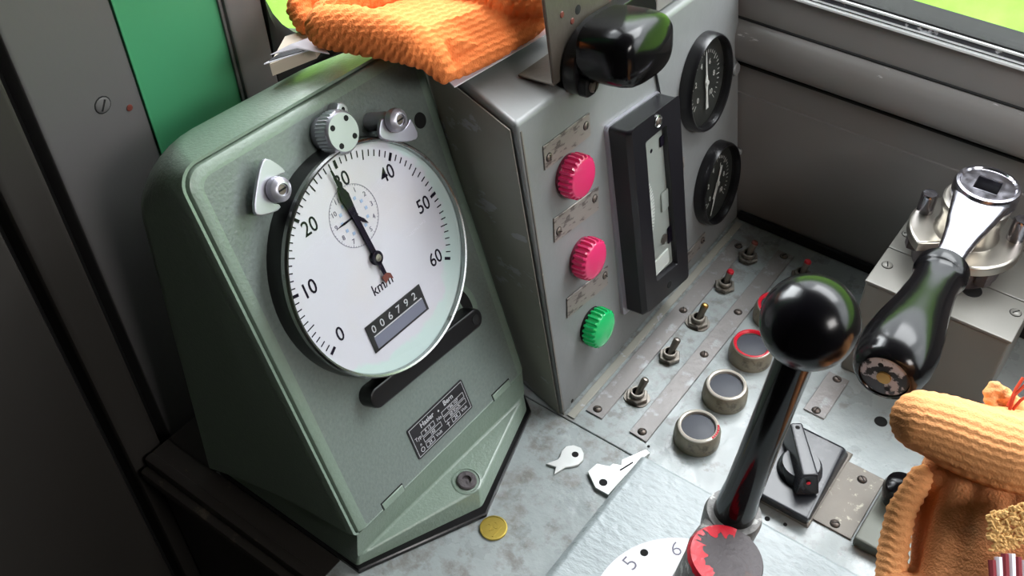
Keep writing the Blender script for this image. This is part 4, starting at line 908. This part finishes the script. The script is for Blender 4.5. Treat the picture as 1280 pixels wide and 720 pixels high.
# coin, key tags
cn = MB(); cx, cy = 0.0187, -0.1257
cn.lathe([(0.0111, 0.0002), (0.0113, 0.0010), (0.0111, 0.0021), (0.0101, 0.0022), (0.0098, 0.0018), (0, 0.0018)], (cx, cy, 0), ZUP, 48, 0)
cn.text('20', (cx-0.001, cy+0.0005, 0.0018), 0.0068, 0, rot=math.radians(55), depth=0.0005)
cn.box((cx+0.0035, cy-0.007, 0.0018), (cx+0.0050, cy+0.005, 0.0021), 0)
tag(cn.build('coin', ['coin']), 'small gold coin lying on the desk in front of the speedometer', 'coin')
def on_desk(px, py, z=0.0):
    d_ = CZ+CX*((px-640)/FPX)+CY*((py-360)/FPX); return CAM+d_*((z-CAM.z)/d_.z)
def at_depth(px, py, D): return CAM+(CZ+CX*((px-640)/FPX)+CY*((py-360)/FPX))*D
k = MB()
kp = [on_desk(*p, 0.001) for p in ((682.5, 581), (697, 575.5), (700, 572), (702, 565), (708, 559), (717, 557.5), (726, 561), (730, 568), (729, 576), (723, 582), (714, 584.5), (707, 585), (692.5, 594), (695, 585))]
k.prism([(p.x, p.y) for p in kp], 0.0004, 0.0026, 0, 0.0003, 1)
hc = on_desk(719, 568, 0.0026); k.lathe([(0.0030, 0), (0.0028, 0.0002), (0, 0.0002)], (hc.x, hc.y, 0.0026), ZUP, 16, 1)
tag(k.build('key_tag', ['key', 'hole']), 'pale round headed tag with a forked tail lying on the desk', 'tag', 'pale metal tags on the desk')
k = MB()
kp = [on_desk(*p, 0.002) for p in ((734.5, 591), (746, 581), (762, 584.5), (766, 581), (776, 583), (777.5, 576), (807.5, 563), (812, 568), (795, 581), (780, 598), (760, 620), (744, 611))]
k.prism([(p.x, p.y) for p in kp], 0.0004, 0.0040, 0, 0.0003, 1)
hc = on_desk(754, 603, 0.0040); k.lathe([(0.0036, 0), (0.0034, 0.0002), (0, 0.0002)], (hc.x, hc.y, 0.0040), ZUP, 16, 1)
s0, s1 = on_desk(775, 588, 0.004), on_desk(791, 578, 0.004); k.tube([Vec((s0.x, s0.y, 0.0041)), Vec((s1.x, s1.y, 0.0041))], 0.0007, 6, 1)
tag(k.build('hasp_plate', ['key', 'hole']), 'pale angular metal hasp plate with a hole, at the corner of the raised plate', 'plate')

# ================================================================== BRAKE PEDESTAL AND VALVE
pd = thing('brake_pedestal', 'grey metal pedestal box under the chrome brake valve', 'pedestal', loc=(0.232, 0.258, 0))
PX0, PX1, PY0, PY1, PZ = 0.1725, 0.2925, 0.1920, 0.3150, 0.1120
b = MB(); b.box((PX0, PY0, 0.0004), (PX1, PY1, PZ-0.0035), 0, 0.003, 2); b.build('box', ['pedestal'], pd, world=True)
b = MB(); b.box((PX0-0.0006, PY0-0.0006, PZ-0.0032), (PX1+0.0006, 0.2410, PZ), 0, 0.0012, 2); b.box((PX0-0.0006, 0.2416, PZ-0.0032), (PX1+0.0006, PY1-0.014, PZ), 0, 0.0012, 2); b.build('lid', ['pedestal'], pd, world=True)
for (x, y) in ((0.1800, 0.2190), (0.1790, 0.2660), (0.2850, 0.2250), (0.2865, 0.2780)):
    b = MB(); b.screw((x, y, PZ), (0, 0, 1), 0.0042, 0, 1, random.uniform(0, 3), 0.0015); b.build('screw', ['pedestal', 'hole'], pd, world=True)
b = MB(); b.lathe([(0.0082, 0), (0.0080, 0.0004), (0, 0.0004)], (0.2480, 0.2300, PZ), ZUP, 24, 0); b.build('stud_hole', ['hole'], pd, world=True)
VX, VY = 0.2240, 0.2580
vb = thing('brake_valve', 'chrome brake valve with lugged flange on the grey pedestal', 'valve', loc=(VX, VY, PZ))
b = MB(); b.lathe([(0.036, PZ+0.0006), (0.036, PZ+0.012), (0.034, PZ+0.018), (0.038, PZ+0.024)], (VX, VY, 0), ZUP, 48, 0)
for i in range(6):
    a = math.radians(20+60*i); b.lathe([(0.0075, PZ+0.008), (0.0075, PZ+0.022)], (VX+0.036*math.cos(a), VY+0.036*math.sin(a), 0), ZUP, 6, 0)
b.build('valve_body', ['iron'], vb, world=True)
b = MB()
cut = []
for i in range(72):
    a = 2*PI*i/72; r_ = 0.0455
    d1 = abs((math.degrees(a)-262+180) % 360-180)
    if d1 < 26: r_ = 0.0455-0.020*(1-(d1/26)**4)
    cut.append((VX+r_*math.cos(a), VY+r_*math.sin(a)))
b.prism(cut, PZ+0.0245, PZ+0.0330, 0, 0.0025, 3)
b.lathe([(0.0262, PZ+0.0330), (0.0238, PZ+0.0370), (0.0235, PZ+0.0530), (0.0262, PZ+0.0570), (0.0264, PZ+0.0650), (0.0250, PZ+0.0665)], (VX, VY, 0), ZUP, 48, 0)
b.build('flange', ['brushed'], vb, world=True)
for (a, hh) in ((172, 0.017), (20, 0.019)):
    a = math.radians(a); b = MB(); b.lathe([(0.0068, PZ+0.0330), (0.0068, PZ+0.0330+hh), (0.0055, PZ+0.0330+hh+0.002), (0, PZ+0.0330+hh+0.0022)], (VX+0.0375*math.cos(a), VY+0.0375*math.sin(a), 0), ZUP, 24, 0); b.build('peg', ['chrome'], vb, world=True)
# removable handle: chrome ring with square eye, tapered neck, black turned grip
bh = thing('brake_lever', 'removable brake lever, chrome neck and turned black grip pointing at the viewer', 'lever', loc=(VX, VY, PZ+0.067))
ZH = PZ+0.0670
hp0 = Vec((VX+0.0030, VY, ZH)); gend = Vec((0.2364, 0.0330, 0.1850)); gdir = Vec((gend.x-hp0.x-0.001, gend.y-hp0.y, 0)).normalized(); gs = Vec((-gdir.y, gdir.x, 0))
HM = basis(hp0, gs, -gdir, (0, 0, 1))       # local y towards the wall, x sideways
b = MB()
sq = [(0.0085, 0.0085), (-0.0085, 0.0085), (-0.0085, -0.0085), (0.0085, -0.0085)]
n = 48
def outl(k):
    pts = []
    for i in range(n):
        a = 2*PI*i/n; pts.append((0.0255*k*math.cos(a), 0.0240*k*math.sin(a)))
    return pts
def sqr(h_):
    pts = []
    for i in range(n):
        a = 2*PI*i/n; c2, s2 = math.cos(a), math.sin(a); m_ = max(abs(c2), abs(s2)); pts.append((h_*c2/m_, h_*s2/m_))
    return pts
R_ = lambda pts, z: [HM @ Vec((p[0], p[1], z)) for p in pts]
b.loft([R_(outl(0.92), 0.0003), R_(outl(1.0), 0.004), R_(outl(1.0), 0.014), R_(outl(0.95), 0.0172), R_(outl(0.86), 0.0175), R_(outl(0.81), 0.0160), R_(sqr(0.0094), 0.0158), R_(sqr(0.0086), 0.0146), R_(sqr(0.0085), 0.0020)], 0, True, False, False)
b.add(R_(sqr(0.0086), 0.0022), [list(range(n))], 1)
b.add(R_(outl(0.92), 0.0003), [list(range(n))], 0)
# neck tapering down to the ferrule
secs = []
for (y, hw, z0, z1) in ((-0.008, 0.0225, 0.001, 0.0155), (-0.022, 0.0200, 0.001, 0.0150), (-0.040, 0.0165, 0.001, 0.0130), (-0.060, 0.0128, 0.000, 0.0125), (-0.080, 0.0108, -0.001, 0.0125), (-0.104, 0.0102, -0.002, 0.0125)):
    zc, hh = (z0+z1)/2, (z1-z0)/2
    secs.append([HM @ Vec((p[0], y, zc+p[1])) for p in sup(hw, hh, 0, 0, 28, 3.4)])
b.loft(secs, 0, True, True, True)
b.build('neck', ['chrome', 'hole'], bh, world=True)
b = MB(); g0 = HM @ Vec((0, -0.0985, 0.0040)); ga = (gend-g0).normalized(); gl_ = (gend-g0).length
b.lathe([(0.0140, 0.0), (0.0195, 0.0015), (0.0198, 0.009), (0.0182, 0.0115), (0.0172, 0.016), (0.0176, 0.030), (0.0205, gl_*0.42), (0.0245, gl_*0.60), (0.0268, gl_*0.76), (0.0262, gl_*0.88), (0.0235, gl_*0.96), (0.0200, gl_), (0.0172, gl_+0.0012), (0.0165, gl_)], g0, ga, 48, 0)
b.build('grip', ['bakelite'], bh, world=True)
b = MB(); b.lathe([(0.0165, gl_), (0.0150, gl_+0.0008), (0, gl_+0.0008)], g0, ga, 36, 0); b.lathe([(0.0050, gl_+0.0008), (0.0048, gl_+0.0022), (0, gl_+0.0024)], g0, ga, 12, 1)
ge = ga.orthogonal().normalized(); gf = ga.cross(ge)
for i in range(2):
    a = math.radians(70+180*i); b.lathe([(0.0020, 0), (0, 0.0002)], g0+ga*(gl_+0.0008)+(ge*math.cos(a)+gf*math.sin(a))*0.0105, ga, 10, 2)
b.build('end_cap', ['cap', 'brass', 'hole'], bh, world=True)

# ================================================================== GLOVES AND PAPERS
def cloth(name, blobs, voxel, rowdir, coldir, period, amp, seed, smooth_it=6, rib=None):
    """knitted lump: tubes and pads fused into one skin, with knitted courses raised on it"""
    mb = MB()
    for bl_ in blobs:
        if bl_[0] == 'tube': mb.tube(bl_[1], bl_[2], 20); mb.ball(bl_[1][0], bl_[2][0]*0.99, 0, 16, 12); mb.ball(bl_[1][-1], bl_[2][-1]*0.99, 0, 16, 12)
        elif bl_[0] == 'pad': mb.hexa(bl_[1], 0, bl_[2], 3)
        elif bl_[0] == 'sheet':
            g_, th = bl_[1], bl_[2]; n0, n1 = len(g_), len(g_[0])
            nrm = (Vec(g_[0][-1])-Vec(g_[0][0])).cross(Vec(g_[-1][0])-Vec(g_[0][0])).normalized()*th/2
            vs = [Vec(p)+nrm for r_ in g_ for p in r_]+[Vec(p)-nrm for r_ in g_ for p in r_]; N0 = n0*n1; fs = []
            for i in range(n0-1):
                for j in range(n1-1):
                    a_ = i*n1+j; fs.append((a_, a_+1, a_+n1+1, a_+n1)); fs.append((N0+a_, N0+a_+n1, N0+a_+n1+1, N0+a_+1))
            for i in range(n0-1):
                for j in (0, n1-1):
                    a_ = i*n1+j; fs.append((a_, a_+n1, N0+a_+n1, N0+a_))
            for j in range(n1-1):
                for i in (0, n0-1):
                    a_ = i*n1+j; fs.append((a_, a_+1, N0+a_+1, N0+a_))
            mb.add(vs, fs, 0, True)
    me = bpy.data.meshes.new('t'); me.from_pydata([tuple(v) for v in mb.v], [], mb.f)
    bm = bmesh.new(); bm.from_mesh(me); bmesh.ops.remove_doubles(bm, verts=bm.verts, dist=1e-6); bmesh.ops.recalc_face_normals(bm, faces=bm.faces); bm.to_mesh(me); bm.free()
    ob = bpy.data.objects.new('t', me); sc.collection.objects.link(ob)
    r = ob.modifiers.new('r', 'REMESH'); r.mode = 'VOXEL'; r.voxel_size = voxel; r.use_smooth_shade = True
    s_ = ob.modifiers.new('s', 'SMOOTH'); s_.iterations = smooth_it; s_.factor = 0.6
    bpy.context.view_layer.update()
    m2 = bpy.data.meshes.new_from_object(ob.evaluated_get(bpy.context.evaluated_depsgraph_get()))
    bpy.data.objects.remove(ob); bpy.data.meshes.remove(me)
    rd_, cdv = Vec(rowdir).normalized(), Vec(coldir).normalized()
    nv = [v.normal.copy() for v in m2.vertices]
    for v, nn in zip(m2.vertices, nv):
        a_ = v.co.dot(rd_)/period; b2 = v.co.dot(cdv)/(period*1.5)
        wob = 0.25*math.sin(v.co.x*90+seed)+0.2*math.sin(v.co.y*70+v.co.z*60)
        zig = abs((b2 % 1.0)*2-1)
        hgt = 0.5+0.5*math.sin(2*PI*(a_+wob+0.32*zig))
        v.co += nn*(amp*(hgt*(0.82+0.18*zig)-0.5))
    out_ = MB(); out_.add([v.co.copy() for v in m2.vertices], [list(p.vertices) for p in m2.polygons], 0, True); bpy.data.meshes.remove(m2)
    return out_
# faded glove at the lower right: a finger laid over a crumpled palm
def pd_(px, py, D): return at_depth(px, py, D)
D0 = 0.60
gl_blobs = [
    ('tube', [pd_(1152, 526, 0.600), pd_(1176, 534, 0.598), pd_(1215, 550, 0.595), pd_(1255, 562, 0.592), pd_(1310, 575, 0.590), pd_(1370, 590, 0.590)], [0.0180, 0.0200, 0.0222, 0.0245, 0.0255, 0.0255]),
    ('tube', [pd_(1280, 545, 0.60), pd_(1330, 545, 0.60)], [0.022, 0.026]),
    ('tube', [pd_(1152, 596, 0.615), pd_(1126, 640, 0.612), pd_(1116, 690, 0.609), pd_(1112, 760, 0.602)], [0.0075, 0.0085, 0.0090, 0.0095]),
    ('tube', [pd_(1180, 585, 0.618), pd_(1174, 650, 0.620), pd_(1170, 760, 0.61)], [0.0130, 0.0150, 0.0160]),
    ('tube', [pd_(1205, 600, 0.608), pd_(1192, 660, 0.604), pd_(1180, 760, 0.592)], [0.0120, 0.0150, 0.0170]),
    ('tube', [pd_(1250, 600, 0.600), pd_(1238, 660, 0.596), pd_(1226, 760, 0.585)], [0.0150, 0.0180, 0.0190]),
    ('tube', [pd_(1295, 610, 0.592), pd_(1285, 670, 0.588), pd_(1280, 760, 0.580)], [0.0180, 0.0190, 0.0200]),
    ('tube', [pd_(1345, 600, 0.592), pd_(1340, 670, 0.588), pd_(1335, 760, 0.580)], [0.0220, 0.0220, 0.0220]),
]
gl_blobs += [('tube', [pd_(px_, 745, D_), pd_(px_, 745, D_)*0.45+on_desk(gx, gy, 0.040)*0.55, on_desk(gx, gy, 0.040)], [0.016, 0.026, 0.028]) for px_, D_, gx, gy in ((1122, 0.602, 1168, 772), (1175, 0.605, 1200, 800), (1230, 0.585, 1250, 815), (1285, 0.580, 1300, 830), (1335, 0.580, 1345, 820), (1300, 0.600, 1330, 740), (1250, 0.610, 1290, 730))]
gv = thing('work_glove', 'faded orange knitted work glove heaped at the right end of the desk', 'glove', loc=(0.33, 0.0, 0.0))
fg = cloth('g', gl_blobs[:2], 0.0014, CX*-0.28+CY*0.96, CX*0.96+CY*0.28, 0.0042, 0.0008, 1, 4)
fg.build('finger', ['orange_worn'], gv, world=True)
fg = cloth('g', gl_blobs[2:3], 0.0014, CX*-0.20+CY*0.98, CX*0.98+CY*0.20, 0.0044, 0.0011, 2, 4)
fg.build('cuff_roll', ['orange_worn'], gv, world=True)
fg = cloth('g', gl_blobs[3:], 0.0020, CX*-0.28+CY*0.96, CX*0.96+CY*0.28, 0.0046, 0.0004, 1, 5)
fg.build('palm', ['orange_palm'], gv, world=True)
st = cloth('t', [('tube', [pd_(1243, 522, 0.595), pd_(1238, 502, 0.594), pd_(1236, 489, 0.594), pd_(1243, 484, 0.594)], [0.0035, 0.0036, 0.0036, 0.0034]), ('tube', [pd_(1243, 484, 0.594), pd_(1256, 495, 0.594), pd_(1272, 510, 0.594), pd_(1282, 522, 0.594)], [0.0040, 0.0048, 0.0060, 0.0060])], 0.0013, CX*0.25+CY*0.97, CX*0.97-CY*0.25, 0.0045, 0.0008, 2, 3)
st.build('hem_loop', ['orange_worn'], gv, world=True)
tl_ = MB()
for (a, b2, c2) in (((1262, 512), (1268, 494), (1285, 478)), ((1266, 512), (1276, 500), (1290, 492)), ((1260, 508), (1270, 486), (1279, 472))): tl_.tube([pd_(*a, 0.586), pd_(*b2, 0.584), pd_(*c2, 0.584)], 0.0009, 8)
tl_.build('red_thread', ['tassel'], gv, world=True)
yc = MB()
rnd = random.Random(5)
for k_ in range(190):
    px_ = 1232+rnd.random()*50; py_ = 636+rnd.random()*50-(px_-1256)*0.3
    p0 = pd_(px_, py_, 0.5668+rnd.random()*0.0015); yc.tube([p0, p0+CX*0.0016+CY*rnd.uniform(-0.0016, 0.0004)-CZ*0.0008, p0+CX*0.0034+CY*rnd.uniform(-0.001, 0.002)], 0.0008, 6)
yc.build('yellow_seam', ['yellow_knit'], gv, world=True)
ln = MB()
for i, px_ in enumerate((1240, 1248, 1256, 1264, 1272, 1280)): ln.tube([pd_(px_, 690+abs(i-2.5)*4, 0.5640), pd_(px_+2, 740, 0.5600)], 0.0021, 8, 0 if i % 2 == 0 else 1)
ln.build('striped_lining', ['stripe_red', 'paper'], gv, world=True)
# bright gloves on top of the boxes
up_blobs = [
    ('tube', [on_desk(408, 34, 0.352), on_desk(440, 37, 0.352), on_desk(480, 44, 0.351), on_desk(516, 55, 0.348), on_desk(541, 70, 0.338), on_desk(553, 88, 0.323)], [0.0150, 0.0165, 0.0165, 0.0150, 0.0120, 0.0085]),
    ('sheet', [[on_desk(430, 32, 0.352), on_desk(520, 50, 0.352), on_desk(553, 90, 0.318)], [on_desk(480, 12, 0.347), on_desk(556, 30, 0.345), on_desk(598, 64, 0.321)], [on_desk(560, -5, 0.341), on_desk(615, 6, 0.339), on_desk(654, 32, 0.321)], [on_desk(620, -35, 0.345), on_desk(666, -24, 0.339), on_desk(684, 8, 0.321)]], 0.016),
    ('tube', [on_desk(555, 91, 0.318), on_desk(600, 66, 0.319), on_desk(656, 33, 0.319), on_desk(682, 8, 0.321)], [0.0080, 0.0105, 0.0115, 0.0105]),
    ('tube', [on_desk(560, -20, 0.352), on_desk(620, -6, 0.348), on_desk(680, 2, 0.338)], [0.012, 0.013, 0.011]),
    ('tube', [on_desk(410, 20, 0.345), on_desk(470, -10, 0.350), on_desk(560, -40, 0.350)], [0.012, 0.020, 0.02]),
    ('sheet', [[on_desk(420, 20, 0.338), on_desk(540, 66, 0.328)], [on_desk(520, -30, 0.328), on_desk(640, 14, 0.320)]], 0.02),
]
ug = cloth('g', up_blobs, 0.0013, CX*0.55+CY*0.83, CX*0.83-CY*0.55, 0.0046, 0.0013, 3, 4)
ugo = thing('work_glove', 'bright orange knitted glove folded over on top of the instrument box', 'glove', loc=(-0.15, 0.06, 0.303), group=None)
ug.build('knit', ['orange'], ugo, world=True)
hem = MB()
for k_ in range(5):
    o_ = CX*0.0006*k_+CY*(0.0028*k_-0.0105)
    hem.tube([on_desk(552, 98, 0.316)+o_, on_desk(604, 80, 0.3165)+o_, on_desk(662, 48, 0.3165)+o_, on_desk(691, 24, 0.318)+o_], 0.0016, 8)
ug2 = cloth('g', [('tube', [on_desk(372, 12, 0.338), on_desk(384, 28, 0.333), on_desk(396, 42, 0.326)], [0.0085, 0.0100, 0.0070]), ('tube', [on_desk(372, 6, 0.342), on_desk(400, -20, 0.346), on_desk(440, -44, 0.346)], [0.0075, 0.0125, 0.0135])], 0.0016, CX*0.55+CY*0.83, CX*0.83-CY*0.55, 0.0046, 0.0012, 4, 4)
tag(ug2.build('work_glove', ['orange']), 'end of another bright orange knitted glove by the windscreen corner', 'glove')
# papers
def sheet_obj(name, pts, th, mats, label, cat, group=None):
    mb = MB(); n = len(pts); nrm = (pts[1]-pts[0]).cross(pts[2]-pts[0]).normalized()
    if nrm.z < 0: nrm = -nrm
    mb.add([p for p in pts]+[p+nrm*th for p in pts], [tuple(range(n)), tuple(range(n, 2*n))]+[(i, (i+1) % n, n+(i+1) % n, n+i) for i in range(n)], 0)
    return tag(mb.build(name, mats), label, cat, group)
zt = 0.3065
sheet_obj('paper_sheet', [on_desk(568, 110, zt-0.001), on_desk(696, 36, zt-0.001), on_desk(640, -40, zt), on_desk(500, 40, zt+0.001)], 0.0010, ['paper'], 'white sheet of paper under the bright orange glove on the instrument box', 'paper')
sheet_obj('note_pad', [on_desk(341, 95, 0.3175), on_desk(396, 73, 0.3185), on_desk(420, 40, 0.3180), on_desk(360, 60, 0.3175)], 0.0095, ['card'], 'thick beige pad of paper lying behind the speedometer top', 'pad')
pm = MB()
A_ = [on_desk(330, 81, 0.3300), on_desk(392, 62, 0.3312), on_desk(420, 60, 0.3310), on_desk(400, 40, 0.3320)]
pm.add([p for p in A_]+[p+ZUP*0.0008 for p in A_], [(0, 1, 2, 3), (4, 5, 6, 7), (0, 1, 5, 4), (1, 2, 6, 5), (2, 3, 7, 6), (3, 0, 4, 7)], 0)
B_ = [on_desk(336, 77, 0.3320), on_desk(386, 62, 0.3335), on_desk(402, 44, 0.334), on_desk(362, 58, 0.3365)]
pm.add([p for p in B_]+[p+ZUP*0.0006 for p in B_], [(0, 1, 2, 3), (4, 5, 6, 7), (0, 1, 5, 4), (1, 2, 6, 5), (2, 3, 7, 6), (3, 0, 4, 7)], 1)
C_ = [on_desk(338, 69, 0.3340), on_desk(372, 61, 0.3385), on_desk(412, 68, 0.3345), on_desk(394, 45, 0.340), on_desk(364, 56, 0.341)]
pm.add([p for p in C_]+[p+ZUP*0.0006 for p in C_], [(0, 1, 2, 3, 4), (5, 6, 7, 8, 9)]+[(i, (i+1) % 5, 5+(i+1) % 5, 5+i) for i in range(5)], 0)
tag(pm.build('folded_leaflet', ['paper', 'dark_print']), 'folded white leaflet with dark inside lying on the beige pad', 'leaflet')
